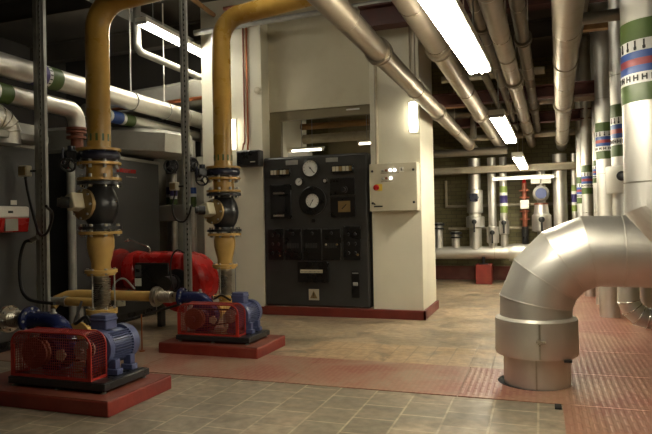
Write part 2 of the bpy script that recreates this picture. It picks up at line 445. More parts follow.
plate(-2.05, -.62, 4.62, 5.55, 'worn red tread plate in the middle of the strip across the tiled floor', GP)
plate(-.62, 1.7, 4.62, 5.55, 'red tread plate with a round cutout at the foot of the large silver pipe', GP, (-.075, 5.2, .285))
plate(.12, 1.5, 3.0, 4.62, 'red tread plate in the bottom right corner of the floor, nearest of all', GP)
y = 5.55
for k, (dy, lab) in enumerate(((.95, 'red tread plate with crisp studs just behind the large silver elbow'), (1.15, 'red tread plate under the low silver mitred bend at the right'),
                     (1.4, 'worn red tread plate second behind the low silver mitred bend'), (1.7, 'far red tread plate halfway towards the back pipe header'),
                     (2.4, 'farthest red tread plate, by the back pipe header'))):
    plate(.02, 2.55, y, y+dy, lab, GP); y += dy

# dark slot where the tiles stop by the near right plate
thing('floor_bracket', MB().box(.07, .115, 4.50, 4.60, 0, .012), 'hole', 'small dark steel floor angle by the tile edge in front of the silver pipe', 'bracket')

# ------------------------------------------------------------------ pump sets
def make_pump():
    # local coordinates, origin at the base frame's front left corner
    r = root('pump_set', 'belt-driven pump set with blue motor and red mesh guard on the near plinth', 'pump', (0, 0, 0), 'pump sets on red plinths')
    b = MB()
    for y0 in (0, .47): b.box(0, .925, y0, y0+.06, .022, .075)
    b.box(0, .06, .06, .47, .022, .075).box(.865, .925, .06, .47, .022, .075).box(.45, .52, .06, .47, .03, .07).box(.01, .915, .01, .52, .068, .08)
    part('base_frame', b, 'blackiron', r, .004)
    for x in (.04, .46, .885):
        for y in (.03, .50):
            q = MB(); q.lathe((x, y, 0), Z, [(0, .024), (.008, .024), (.008, .009), (.03, .009), (.03, .016), (.04, .016)], 10)
            part('foot', q, 'steel', r)
    # guard: a wire mesh box with rounded top corners, open at the back
    x0, x1, y0, y1, z0, z1, R = .02, .785, .02, .185, .082, .425, .10
    prof = [(x0, z0)] + [(x0, z0+(z1-R-z0)*k/12) for k in range(1, 12)]
    prof += [(x0+R-R*math.cos(a), z1-R+R*math.sin(a)) for a in [PI/2*k/8 for k in range(9)]]
    prof += [(x0+R+(x1-x0-2*R)*k/30, z1) for k in range(1, 30)]
    prof += [(x1-R+R*math.sin(a), z1-R+R*math.cos(a)) for a in [PI/2*k/8 for k in range(9)]]
    prof += [(x1, z1-R-(z1-R-z0)*k/12) for k in range(1, 13)]
    g = MB(); bm = g.bm
    rr = [[bm.verts.new((x, y0+(y1-y0)*j/6, z)) for (x, z) in prof] for j in range(7)]
    for j in range(6):
        for i in range(len(prof)-1): bm.faces.new((rr[j][i], rr[j][i+1], rr[j+1][i+1], rr[j+1][i]))
    # front sheet as a grid clipped to the profile
    nx, nz = 38, 17
    def top(x):
        if x < x0+R: d = x0+R-x; return z1-R+math.sqrt(max(0, R*R-d*d))
        if x > x1-R: d = x-(x1-R); return z1-R+math.sqrt(max(0, R*R-d*d))
        return z1
    gr = [[bm.verts.new((x0+(x1-x0)*i/nx, y0, z0+(top(x0+(x1-x0)*i/nx)-z0)*k/nz)) for k in range(nz+1)] for i in range(nx+1)]
    for i in range(nx):
        for k in range(nz): bm.faces.new((gr[i][k], gr[i+1][k], gr[i+1][k+1], gr[i][k+1]))
    o = part('belt_guard', g, 'redguard', r, smooth=False)
    w = o.modifiers.new('Wire', 'WIREFRAME'); w.thickness = .006; w.use_even_offset = False; w.use_replace = True
    f = MB()
    for yy in (y0, y1):
        f.tube([(x, yy, z) for (x, z) in prof], .0075, 8)
    f.box(x0-.006, x1+.006, y0-.006, y0+.006, z0-.004, z0+.018)
    for (x, z) in ((x0, z0+.004), (x1, z0+.004)): f.box(x-.006, x+.006, y0, y1, z-.004, z+.014)
    for xs in (x0+.006, x1-.03): f.box(xs, xs+.024, y0-.004, y0+.004, z0, z1-R)
    part('guard_frame', f, 'redframe', o)
    # pulleys and belts behind the guard
    p = MB(); p.lathe((.19, .07, .25), Y, [(0, .12), (.018, .12), (.024, .105), (.035, .105), (.04, .12), (.06, .12)], 30); p.cyl((.19,.04,.25),(.19,.14,.25),.03,16)
    part('pump_pulley', p, 'conduit', r)
    p = MB(); p.lathe((.66, .07, .295), Y, [(0, .075), (.018, .075), (.024, .062), (.035, .062), (.04, .075), (.06, .075)], 26); p.cyl((.66,.04,.295),(.66,.20,.295),.02,16)
    part('motor_pulley', p, 'steel', r)
    for yy in (.084, .112):
        p = MB(); n = 20
        loop = [(.19-.112*math.sin(a), yy, .25+.112*math.cos(a)) for a in [PI*k/n for k in range(n+1)]] + [(.66+.07*math.sin(a), yy, .295-.07*math.cos(a)) for a in [PI*k/n for k in range(n+1)]]
        rg = []
        for i in range(len(loop)):
            pt = Vector(loop[i]); c = Vector((.19, yy, .25)) if i <= n else Vector((.66, yy, .295)); e = (pt-c).normalized()
            rg.append([pt+e*.006+Y*.006, pt+e*.006-Y*.006, pt-e*.006-Y*.006, pt-e*.006+Y*.006])
        p.rings(rg, closed=True); part('drive_belt', p, 'rubber', r)
    p = MB(); p.lathe((.42, .10, .24), Y, [(0, .05), (.02, .05)], 5); part('guard_badge', p, 'cream', r)
    # pump casing
    c = MB(); c.lathe((.19, .22, .25), Y, [(0, .05), (0, .08), (.03, .10), (.05, .17), (.10, .185), (.15, .17), (.18, .11), (.22, .10)], 30)
    c.box(.11, .27, .24, .40, .08, .16)
    part('pump_casing', c, 'navy', r)
    c = MB(); c.tube([(-.14, .37, .45), (-.06, .37, .45), (.05, .37, .45)] + arc((.05, .37, .27), (0,0,1), (1,0,0), .18, 8)[1:] + [(.23, .37, .23)], .075, 20)
    part('inlet_bend', c, 'navy', r)
    c = MB(); c.lathe((-.165, .37, .45), X, [(0, .115), (.03, .115), (.034, .085), (.05, .072)], 28); fl = part('inlet_flange', c, 'navy', r)
    bolts(fl, 'steel', (-.15, .37, .45), X, .095, 8, .012, .05)
    c = MB(); c.lathe((.10, .37, .50), Z, [(-.05,.03),(.02,.03),(.02, .018), (.05, .018)], 10); part('vent_plug', c, 'steel', r)
    # motor, axis along Y
    mx, mz, y0m, y1m = .685, .283, .20, .56
    b = MB(); b.lathe((mx, y0m, mz), Y, [(0, .05), (0, .135), (.02, .142), (.05, .142), (.05, .125), (.27, .125)], 36)
    fi = b
    for k in range(40):
        a = 2*PI*k/40; e = Vector((math.cos(a), 0, math.sin(a)))
        if e.z > .82: continue
        t = Vector((-e.z, 0, e.x))
        fi.obox(Vector((mx, y0m+.155, mz))+e*.133, (e, Y, t), (.026, .23, .0065))
    mo = part('motor', b, 'blue', r)
    cw = MB(); cw.lathe((mx, y0m+.265, mz), Y, [(0, .148), (.06, .150), (.085, .140), (.10, .10), (.10, .085), (.094, .08), (.094, .02)], 36)
    part('fan_cowl', cw, 'blue', mo)
    gl = MB()
    for k in range(4): gl.torus((mx, y0m+.366, mz), Y, .03+.018*k, .003, 24, 6)
    part('fan_grille', gl, 'bluedk', mo)
    tb = MB(); tb.box(mx-.10, mx+.05, .25, .38, .42, .535).box(mx-.107, mx+.057, .243, .387, .485, .505)
    t = part('terminal_box', tb, 'blue', mo, .008)
    cg = MB(); cg.cyl((mx-.09, .33, .475), (mx-.14, .33, .475), .016, 10); part('cable_gland', cg, 'rubber', t)
    for (xx, yy) in ((.58, .26), (.80, .26), (.58, .44), (.80, .44)):
        q = MB(); q.box(xx-.055, xx+.055, yy-.035, yy+.035, .08, .125).box(xx-.035, xx+.035, yy-.028, yy+.028, .125, .20)
        ft = part('motor_foot', q, 'blue', mo, .005)
    return r
pump = make_pump()
pump.location = (-3.94, 3.58, .115)
pump2 = dup(pump, (-3.645, 5.43, .115), 'belt-driven pump set with blue motor and red mesh guard on the far plinth', .93)

def plinth(x0, x1, y0, y1, label):
    r = root('pump_plinth', label, 'plinth', ((x0+x1)/2, (y0+y1)/2, 0), 'red plinths under the pumps')
    part('block', MB().box(x0, x1, y0, y1, 0, .109), 'redplinth', r, .008)
    part('worn_top', MB().box(x0+.006, x1-.006, y0+.006, y1-.006, .1085, .1145), 'redtop', r, label='worn brownish red top face')
plinth(-4.35, -2.88, 3.45, 4.22, 'low red painted concrete plinth at lower left, carrying the near pump set')
plinth(-3.80, -2.65, 5.34, 6.03, 'low red painted concrete plinth nearer the control panel, carrying the far pump set')

# ------------------------------------------------------------------ yellow risers and valves
R0 = .112
def make_valve_stack(px, py):
    """items hung on the riser, from the top down; coordinates around (px, py)"""
    out = {}
    def flange(mb, z0, z1, R=.21): mb.lathe((px, py, z0), Z, [(0, .09), (0, R), (z1-z0, R), (z1-z0, .09)], 36)
    # butterfly valve
    r = root('butterfly_valve', '', 'valve', (px, py, 1.955)); out['bfly'] = r
    b = MB(); b.lathe((px, py, 1.985), Z, [(0, .10), (0, .185), (.025, .20), (.055, .20), (.08, .185), (.08, .10)], 36); part('valve_body', b, 'navyblk', r)
    d = Vector((-.80, -.60, 0)).normalized(); q = Vector((px, py, 2.02))
    b = MB(); b.cyl(q+d*.16, q+d*.22, .04, 16); b.obox(q+d*.25, (d, Z.cross(d), Z), (.10, .10, .11)); g = part('gearbox', b, 'blackiron', r, .012)
    e = Vector((.35, -.75, -.55)).normalized(); c = q+d*.24+e*.17
    b = MB(); b.cyl(q+d*.24, c, .013, 10); part('wheel_shaft', b, 'steel', g)
    b = MB(); b.torus(c, e, .068, .011, 28, 8); u, v, _ = basis(e)
    for k in range(3):
        a = 2*PI*k/3; b.cyl(c, c+(u*math.cos(a)+v*math.sin(a))*.066, .008, 8)
    b.cyl(c-e*.015, c+e*.015, .02, 10)
    part('handwheel', b, 'blackiron', g)
    c2 = q+d*.36+Z*.0
    b = MB(); b.cyl(q+d*.25+Z*.05, q+d*.25+Z*.10, .035, 14); b.torus(q+d*.32, d, .075, .012, 24, 8); b.cyl(q+d*.25, q+d*.34, .02, 10)
    for k in range(3):
        u, v, _ = basis(d); a = 2*PI*k/3+.4; b.cyl(q+d*.32, q+d*.32+(u*math.cos(a)+v*math.sin(a))*.073, .009, 8)
    part('position_indicator', b, 'navyblk', g)
    # spool piece
    r = root('spool_piece', '', 'pipe fitting', (px, py, 1.785)); out['spool'] = r
    b = MB(); b.lathe((px, py, 1.795), Z, [(0, .122), (.16, .122)], 36); part('pipe', b, 'yellow', r)
    for z in (1.787, 1.937):
        b = MB(); flange(b, z, z+.026, .205); f = part('flange', b, 'yellow', r)
        bolts(f, 'steel', (px, py, z+.013), Z, .172, 8, .016, .09, .2)
    # motorised control valve
    r = root('control_valve', '', 'valve', (px, py, 1.31)); out['ctrl'] = r
    for z in (1.315, 1.745):
        b = MB(); flange(b, z, z+.03, .205); f = part('flange', b, 'blackiron', r)
        bolts(f, 'chrome', (px, py, z+.015), Z, .172, 8, .017, .075, .2)
    b = MB(); b.lathe((px, py, 1.34), Z, [(0, .12), (.03, .115), (.08, .145), (.15, .168), (.205, .175), (.26, .168), (.33, .145), (.38, .115), (.41, .12)], 36); part('valve_body', b, 'blackiron', r)
    d = Vector((-.20, -.98, .05)).normalized(); q = Vector((px, py, 1.545))
    b = MB(); b.lathe(q+d*.10, d, [(0, .11), (.07, .11), (.07, .148), (.10, .148), (.112, .125), (.118, .08)], 32); bo = part('bonnet', b, 'brass', r)
    bolts(bo, 'steel', q+d*.205, d, .13, 8, .012, .03)
    w = Vector((-.35, -.2, .9)); w = (w-d*w.dot(d)).normalized(); u = d.cross(w)
    b = MB(); b.obox(q+d*.27+w*.02, (d, u, w), (.13, .11, .15)); ac = part('actuator_box', b, 'cream', r, .01)
    b = MB(); b.cyl(q+d*.33+w*.01, q+d*.38+w*.01-X*.05, .052, 20); b.cyl(q+d*.375+w*.01-X*.05, q+d*.40+w*.01-X*.07, .04, 16); part('actuator_motor', b, 'blackiron', ac)
    # tapered reducer
    r = root('pipe_reducer', '', 'pipe fitting', (px, py, .89)); out['red'] = r
    b = MB(); b.lathe((px, py, .91), Z, [(0, .088), (.08, .09), (.15, .108), (.23, .126), (.30, .127), (.36, .115)], 36); part('taper', b, 'yellow2', r)
    b = MB(); flange(b, 1.268, 1.296, .20); f = part('flange', b, 'yellow2', r); bolts(f, 'steel', (px, py, 1.282), Z, .17, 8, .016, .07, .2)
    b = MB(); flange(b, .895, .925, .152); f = part('flange', b, 'yellow2', r); bolts(f, 'steel', (px, py, .91), Z, .125, 6, .014, .06)
    # flexible bellows
    r = root('bellows_joint', '', 'pipe fitting', (px, py, .53)); out['bel'] = r
    pr = [(0, .07)]
    for k in range(16): pr += [(.012+k*.018, .070), (.017+k*.018, .086), (.023+k*.018, .086), (.028+k*.018, .070)]
    b = MB(); b.lathe((px, py, .545), Z, pr+[(.33, .07)], 28); part('bellows', b, 'bellows', r)
    b = MB(); flange(b, .872, .892, .13); part('flange', b, 'yellow2', r)
    b = MB(); flange(b, .525, .547, .145); f = part('flange', b, 'yellow2', r); bolts(f, 'steel', (px, py, .54), Z, .118, 6, .014, .06)
    b = MB()
    for k in range(3):
        a = 2*PI*k/3+.5; b.cyl((px+.122*math.cos(a), py+.122*math.sin(a), .51), (px+.122*math.cos(a), py+.122*math.sin(a), .93), .007, 8)
    part('tie_rods', b, 'steel', r)
    # yellow bend down to the pump
    r = root('discharge_bend', '', 'pipe', (px, py, .25)); out['bend'] = r
    b = MB(); b.tube([(px, py, .515), (px, py, .48)] + arc((px, py-.14, .48), (0,1,0), (0,0,-1), .14, 8)[1:] + [(px, py-.30, .34)], .078, 22); part('pipe', b, 'yellow2', r)
    b = MB(); b.lathe((px, py-.30, .34), -Y, [(0,.13),(.025,.13)], 24); part('flange', b, 'yellow2', r)
    b = MB(); flange(b, .50, .523, .145); part('flange', b, 'yellow2', r)
    b = MB(); b.cyl((px, py, 0), (px, py, .42), .035, 12); b.cyl((px, py, 0), (px, py, .012), .08, 16); part('support_leg', b, 'steel', r)
    return out
ST = make_valve_stack(-4.02, 4.75)
names = {'bfly': ('dark butterfly valve with handwheel on the {} yellow riser', 'butterfly valves on the yellow risers'),
         'spool': ('short flanged yellow spool piece below the butterfly valve of the {} yellow riser', 'yellow spool pieces'),
         'ctrl': ('black control valve with brass bonnet and cream actuator on the {} yellow riser', 'control valves on the yellow risers'),
         'red': ('tapered flanged yellow reducer below the control valve of the {} yellow riser', 'yellow reducers'),
         'bel': ('ribbed steel bellows joint at the foot of the {} yellow riser', 'bellows joints'),
         'bend': ('yellow bend under the bellows of the {} yellow riser, behind its pump motor', 'yellow bends to the pumps')}
for k, o in ST.items():
    lab, g = names[k]
    o['label'] = lab.format('near'); o['group'] = g
    c = dup(o, o.location + Vector((.435, 1.65, -.065 if o.location.z > .3 else 0)), lab.format('far'))
    if k == 'bend': c.scale = (1, 1, .874)

def riser(px, py, zt, xend, label, lift=.10, zb=2.07):
    Rb = .30
    r = root('yellow_riser', label, 'pipe', (px, py, zb), 'yellow risers')
    b = MB(); b.tube([(px, py, zb+.02), (px, py, zt-Rb)] + arc((px+Rb, py, zt-Rb), (-1,0,0), (0,0,1), Rb, 12)[1:] + [(xend, py, zt+lift)], R0, 32); pb = b
    b = MB(); b.lathe((px, py, zb), Z, [(0, .09), (0, .205), (.026, .205), (.026, .12)], 36); f = part('flange', b, 'yellow', r)
    bolts(f, 'steel', (px, py, zb+.005), Z, .172, 8, .016, .05, .2)
    # painted dash marks near the foot
    b = MB()
    for k in range(12):
        a = 2*PI*k/12; e = Vector((math.cos(a), math.sin(a), 0)); t = Vector((-e.y, e.x, 0))
        b.obox(Vector((px, py, zb+.13))+e*(R0+.0005), (e, t, Z), (.002, .022, .07))
    part('pipe', pb, 'yellow', r, extra=[(b, 'bandgreen')])
riser(-4.02, 4.75, 3.53, -2.2, 'tall ochre yellow riser pipe above the near pump, bending right at the top')
riser(-3.585, 6.40, 3.84, -2.35, 'tall ochre yellow riser pipe above the far pump, bending right at the top', .10, 2.005)

# suction pipework
def suction_left():
    r = root('suction_joint', 'silver flexible joint and flange at the left edge, feeding the near pump', 'pipe fitting', (-4.5, 3.95, .55))
    b = MB(); pr = [(0, .06)]
    for k in range(6): pr += [(.02+k*.022, .058), (.026+k*.022, .072), (.032+k*.022, .072), (.04+k*.022, .058)]
    b.lathe((-4.31, 3.95, .565), X, pr+[(.20, .06)], 24); part('bellows', b, 'bellows', r)
    b = MB(); b.lathe((-4.34, 3.95, .565), X, [(0, .05), (0, .115), (.03, .115), (.03, .05)], 24); f = part('flange', b, 'bellows', r)
    bolts(f, 'steel', (-4.325, 3.95, .565), X, .092, 8, .012, .06)
    b = MB(); b.cyl((-4.34, 3.95, .565), (-5.4, 3.95, .565), .07, 20); part('pipe', b, 'steel', r)
suction_left()
def suction_yellow():
    y, z = 5.775, .534
    r = root('yellow_suction_pipe', 'horizontal yellow pipe running behind the near pump to the far pump', 'pipe', (-4.6, y, z-.06))
    b = MB(); b.tube([(-5.42, y-.22, z-.12), (-5.40, y-.16, z-.05), (-5.33, y-.07, z-.008), (-5.22, y, z), (-4.12, y, z)], .058, 20); part('pipe', b, 'yellow2', r)
    b = MB(); b.lathe((-4.14, y, z), X, [(0, .04), (0, .115), (.03, .115), (.03, .04)], 28); b.lathe((-4.10, y, z), X, [(0, .04), (0, .10), (.02, .10), (.02, .04)], 28)
    f = part('flange', b, 'bellows', r); bolts(f, 'steel', (-4.125, y, z), X, .092, 8, .012, .06)
    b = MB(); pr = [(0, .055)]
    for k in range(7): pr += [(.01+k*.022, .055), (.016+k*.022, .068), (.022+k*.022, .068), (.03+k*.022, .055)]
    b.lathe((-4.08, y, z), X, pr+[(.20, .055)], 24); part('bellows', b, 'bellows', r)
    b = MB(); b.box(-4.95, -4.90, y-.07, y+.07, 0, z-.055).box(-4.99, -4.86, y-.09, y+.09, 0, .012); part('support', b, 'steel', r)
    y2 = 5.3
    r = root('yellow_gas_stub', 'short yellow pipe stub with grey end below the horizontal yellow pipe', 'pipe', (-4.8, y2, .46))
    b = MB(); b.cyl((-4.98, y2, .52), (-4.55, y2, .52), .048, 18); part('pipe', b, 'yellow2', r)
    b = MB(); b.cyl((-5.22, y2, .52), (-4.97, y2, .52), .044, 18); b.cyl((-5.0, y2, .52), (-4.95, y2, .52), .06, 8); part('union', b, 'steel', r)
    b = MB(); b.box(-4.8, -4.76, y2-.03, y2+.03, 0, .475); part('support', b, 'steel', r)
suction_yellow()

# ------------------------------------------------------------------ strut channels and their boxes
def strut(px, py, w, label, mirror=1):
    r = root('strut_post', label, 'post', (px, py, 0), 'slotted steel posts')
    b = MB(); h = 4.75; d = .045
    # two webs with slots between bridges, side flanges
    b.box(px-w/2, px+w*.06, py-d/2, py-d/2+.004, 0, h)
    b.box(px+w*.06+.022, px+w/2, py-d/2, py-d/2+.004, 0, h)
    b.box(px-w*.10, px-w*.06, py-d/2-.010, py-d/2, 0, h).box(px+w*.06+.024, px+w*.06+.030, py-d/2-.010, py-d/2, 0, h)
    b.box(px-w/2, px-w/2+.004, py-d/2, py+d/2, 0, h).box(px+w/2-.004, px+w/2, py-d/2, py+d/2, 0, h)
    z = 0
    while z < h: b.box(px+w*.06, px+w*.06+.022, py-d/2, py-d/2+.004, z, min(h, z+.035)); z += .062
    part('channel', b, 'steel', r, smooth=False)
    b = MB(); b.box(px-w/2+.004, px+w/2-.004, py+d/2-.004, py+d/2, 0, h); part('back_strip', b, 'blackiron', r)
    b = MB(); b.box(px-w/2-.05, px+w/2+.05, py-.06, py+.06, 0, .01); hexbolts(b, (px, py, .015), Z, .07, 4, .01, .02); part('foot_plate', b, 'steel', r)
strut(-5.135, 5.15, .145, 'tall slotted steel post in front of the left boiler')
strut(-4.04, 6.30, .09, 'tall slotted steel post in front of the red burner')

def switchbox(p, s, label):
    r = root('switch_box', label, 'switch box', (p[0], p[1], p[2]-s/2), 'small cream boxes on the steel posts')
    part('housing', MB().box(p[0]-s/2, p[0]+s/2, p[1]-.05, p[1]+.03, p[2]-s/2, p[2]+s/2), 'cream', r, .01)
    part('cover', MB().box(p[0]-s/2+.012, p[0]+s/2-.012, p[1]-.058, p[1]-.049, p[2]-s/2+.012, p[2]+s/2-.012), 'brass', r, .003)
    part('cable_gland', MB().cyl((p[0], p[1], p[2]-s/2), (p[0], p[1], p[2]-s/2-.03), .016, 10).cyl((p[0]+s/2,p[1]+.01,p[2]),(p[0]+s/2+.06,p[1]+.02,p[2]),.012,8), 'blackiron', r)
switchbox((-5.31, 5.10, 1.965), .12, 'small cream switch box left of the tall post by the left boiler')
switchbox((-4.17, 6.25, 1.81), .10, 'small cream switch box on the tall post before the red burner')
def cable(pts, r, label, mat='rubber', cat='cable', n=8, name='cable', group=None):
    return thing(name, MB().tube(smooth_path(pts, n), r, 10), mat, label, cat, group)
cable([(-5.31, 5.10, 1.875), (-5.28, 5.10, 1.72), (-5.17, 5.07, 1.45), (-5.02, 5.0, 1.27), (-4.80, 4.88, 1.30), (-4.58, 4.72, 1.47), (-4.46, 4.52, 1.55)], .014, 'black cable looping from the left switch box to the near control valve')
cable([(-4.17, 6.25, 1.73), (-4.19, 6.22, 1.55), (-4.13, 6.20, 1.41), (-4.02, 6.2, 1.38), (-3.92, 6.16, 1.47), (-3.88, 6.14, 1.55), (-3.84, 6.10, 1.57)], .011, 'black cable looping from the right switch box to the far control valve')
cable([(-5.23, 5.10, 1.20), (-5.30, 5.06, 1.18), (-5.34, 5.03, .98), (-5.30, 5.0, .72), (-5.18, 4.96, .60), (-4.98, 4.9, .57), (-4.6, 4.75, .58)], .018, 'thick black hose curving down from the post behind the near pump inlet')
thing('cable_bracket', MB().cyl((-5.26, 5.10, 1.20), (-5.16, 5.11, 1.24), .028, 12), 'steel', 'small grey clamp on the left post holding the black hose', 'clamp')
cable([(-3.43, 3.92, .555), (-3.55, 4.0, .60), (-3.75, 4.1, .52), (-3.95, 4.35, .56), (-4.4, 4.9, .58)], .014, 'dark cable running from the near motor terminal box to the pipes behind')
cable([(-3.16, 5.74, .52), (-3.30, 5.80, .56), (-3.48, 5.95, .50), (-3.62, 6.15, .50)], .012, 'dark cable running from the far motor terminal box to its bend')
cable([(-3.95, 5.95, .42), (-4.2, 5.9, .35), (-4.55, 5.75, .24), (-4.95, 5.55, .16), (-5.4, 5.3, .10)], .016, 'dark hose sagging across the floor between the two pumps')
cable([(-4.05, 6.25, 1.00), (-4.12, 6.2, 1.04), (-4.20, 6.2, .95), (-4.22, 6.2, .75), (-4.18, 6.2, .55)], .010, 'thin dark cable hanging in an arch from the right steel post')
thing('measuring_rod', MB().cyl((-4.02, 5.36, .012), (-4.02, 5.36, .40), .007, 8).cyl((-4.02,5.36,.006),(-4.02,5.36,.018),.03,10), 'copper', 'thin brown upright rod on the floor between the two pumps', 'rod')

# ------------------------------------------------------------------ boilers and burners
def boiler(y0, y1, x1, h, mat, label, extra=()):
    r = root('boiler', label, 'boiler', (x1-.9, (y0+y1)/2, 0), 'boilers')
    part('casing', MB().box(x1-1.9, x1, y0, y1, .12, h), mat, r, 0, extra=extra)
    part('base', MB().box(x1-1.85, x1-.05, y0+.05, y1-.05, 0, .12), 'blackiron', r)
    part('top_trim', MB().box(x1-1.9, x1+.012, y0-.01, y1+.012, h-.0, h+.045), 'duct', r, .005)
    return r
B0 = boiler(3.30, 5.40, -5.45, 2.24, 'midgrey', 'lighter grey boiler cut by the left edge of the picture')
# worn red script on the casing, built as slanted strokes
b = MB()
yy = 6.78
for k, w in enumerate((.05, .03, .03, .035, .035, .035, .03, .03, .03)):
    for s_ in (0, .6):
        b.prism([(-5.448, yy+w*s_, 2.085), (-5.448, yy+w*s_+.010, 2.085), (-5.448, yy+w*s_+.026, 2.085+(.075 if k in (0,) else .055)), (-5.448, yy+w*s_+.016, 2.085+(.075 if k in (0,) else .055))], (.004, 0, 0))
    b.box(-5.448, -5.444, yy+.005+.01*(k % 2), yy+w*.75, 2.085+.022*(k % 3), 2.097+.022*(k % 3))
    yy += w+.012
lt = b
b = MB()
for k in range(8): b.box(-5.449, -5.445, 6.98+.03*k, 6.998+.03*k, 2.022, 2.04)
B1 = boiler(5.90, 7.74, -5.45, 2.26, 'darkgrey', 'dark grey boiler with red lettering behind the near yellow riser', [(lt, 'red'), (b, 'duct')])
thing('upright_pipe', MB().cyl((-5.37, 5.838, .0), (-5.37, 5.838, 2.05), .05, 16), 'steel', 'grey upright pipe at the near corner of the dark boiler', 'pipe')
part('red_edge_strip', MB().box(-5.47, -5.455, 5.892, 5.900, .2, 2.2), 'reddk', B1)
def burner():
    y, z = 6.78, .73
    r = root('burner', 'red pressure-jet burner with black control panel on the dark boiler front', 'burner', (-4.85, y, .3))
    b = MB(); b.lathe((-5.45, y, z), X, [(0, .30), (.05, .30), (.05, .24), (.22, .24)], 36); part('mounting_flange', b, 'reddk', r)
    b = MB(); b.lathe((-5.25, y, z), X, [(0, .20), (.04, .255), (.12, .275), (.22, .262), (.26, .22)], 36); part('air_drum', b, 'red', r)
    b = MB(); b.box(-5.05, -4.30, y-.25, y+.25, .46, .985); part('housing', b, 'red', r, .06)
    b = MB(); b.box(-4.97, -4.46, y-.275, y-.24, .50, .86); cp = part('operator_panel', b, 'panelblk', r, .012)
    part('display', MB().box(-4.97, -4.87, y-.281, y-.272, .68, .83), 'midgrey', cp, .003)
    part('display_window', MB().box(-4.95, -4.89, y-.284, y-.279, .74, .78), 'panelblk', cp)
    part('label_plate', MB().box(-4.97, -4.87, y-.281, y-.272, .56, .66), 'white', cp, .002)
    # fan scroll, snail in the XZ plane
    pts = []; n = 40
    for i in range(n):
        a = 2*PI*i/n; R = .33+.07*(((a-PI*.5) % (2*PI))/(2*PI))
        pts.append((-4.37+R*math.cos(a), y-.22, .585+R*math.sin(a)))
    b = MB(); b.prism(pts, (0, .44, 0)); sc = part('fan_scroll', b, 'red', r, .05)
    b = MB(); b.lathe((-4.36, y-.225, .62), -Y, [(0, .17), (.03, .165), (.06, .11), (.06, .03)], 28); part('air_inlet', b, 'blackiron', sc)
    b = MB(); b.cyl((-4.36, y-.25, .62), (-4.36, y-.50, .62), .09, 20); b.cyl((-4.36,y-.34,.62),(-4.36,y-.36,.62),.105,20); part('fan_motor', b, 'blackiron', sc)
    b = MB(); b.tube(smooth_path([(-5.22, y-.1, 1.15), (-5.12, y-.14, 1.155), (-4.92, y-.18, 1.10), (-4.80, y-.2, 1.05), (-4.79, y-.2, .97)], 6), .012, 10); b.cyl((-5.25, y-.1, 1.15), (-5.2, y-.1, 1.152), .022, 10); part('lifting_rod', b, 'chrome', r)
    b = MB(); b.tube(smooth_path([(-4.98, y-.27, .52), (-5.08, y-.35, .66), (-5.22, y-.36, .60), (-5.25, y-.35, .46), (-5.1, y-.34, .36)], 6), .012, 8); part('fuel_hose', b, 'steel', r)
    b = MB(); b.cyl((-5.18, y-.3, .30), (-5.18, y-.3, .47), .06, 16); b.cyl((-5.18, y-.3, .42), (-5.18, y-.3, .45), .075, 16); part('fuel_filter', b, 'cream', r)
    b = MB(); b.box(-5.08, -4.45, y-.2, y+.2, .40, .47).box(-4.8, -4.74, y-.05, y+.05, 0, .41); part('support_stand', b, 'blackiron', r)
burner()
def burner_left():
    r = root('burner', 'red and white burner cover on the left boiler, cut by the picture edge', 'burner', (-5.3, 4.6, 1.3))
    part('cover_top', MB().box(-5.45, -5.20, 4.0, 5.04, 1.45, 1.575), 'white', r, .02)
    b = MB(); b.prism([(-5.45, 4.0, 1.30), (-5.22, 4.0, 1.30), (-5.195, 4.0, 1.45), (-5.45, 4.0, 1.45)], (0, 1.035, 0)); part('red_hood', b, 'red', r, .008)
    part('hood_panel', MB().box(-5.215, -5.196, 4.72, 4.88, 1.315, 1.445), 'duct', r)
    part('slot', MB().box(-5.203, -5.197, 4.76, 4.82, 1.50, 1.525), 'panelblk', r)
    part('side_label', MB().box(-5.45, -5.443, 5.02, 5.10, 1.60, 1.65), 'white', r, label='small white label')
    part('gas_head', MB().cyl((-5.45, 4.5, 1.15), (-5.25, 4.5, 1.15), .12, 20), 'blackiron', r)
burner_left()

# ------------------------------------------------------------------ overhead pipes on the left
def bandset(parent, p, d, R, seq, marks=()):
    """coloured identification bands; seq = [(length, material), ...]"""
    p = Vector(p); d = Vector(d).normalized(); t = 0; marks = list(marks)
    for l, m in seq:
        ex = [(marks.pop(0), 'ink')] if m == 'bandwhite' and marks else []
        part('identification_band', MB().lathe(p+d*t, d, [(0, R-.01), (0, R+.003), (l, R+.003), (l, R-.01)], 36), m, parent, extra=ex); t += l
r = root('lagged_pipe', 'large silver lagged pipe, upper one of the pair over the boilers', 'pipe', (-5.4, 6.5, 2.96))
part('cladding', MB().cyl((-5.40, 2.6, 3.10), (-5.40, 9.7, 3.10), .128, 40), 'alu_bright', r)
for yy in (4.2, 6.3, 8.4): seam_ring(r, (-5.40, yy, 3.10), Y, .128)
b = MB()
for k in range(16):
    a = 2*PI*k/16; e = Vector((math.cos(a), 0, math.sin(a))); b.obox(Vector((-5.40, 5.465, 3.10))+e*.1315, (e, Y, Vector((-e.z, 0, e.x))), (.003, .036, .014))
bandset(r, (-5.40, 5.26, 3.10), Y, .128, [(.18, 'bandpurple'), (.05, 'bandwhite'), (.17, 'bandgreen')], [b])
r = root('lagged_pipe', 'silver lagged pipe below the upper one, ending in a downward bend by the near riser', 'pipe', (-5.43, 5, 2.70))
b = MB(); b.tube([(-5.43, 2.6, 2.80), (-5.43, 5.86, 2.80)] + arc((-5.43, 5.86, 2.64), (0,0,1), (0,1,0), .16, 5)[1:] + [(-5.43, 6.02, 2.56)], .105, 32); part('cladding', b, 'alu_bright', r)
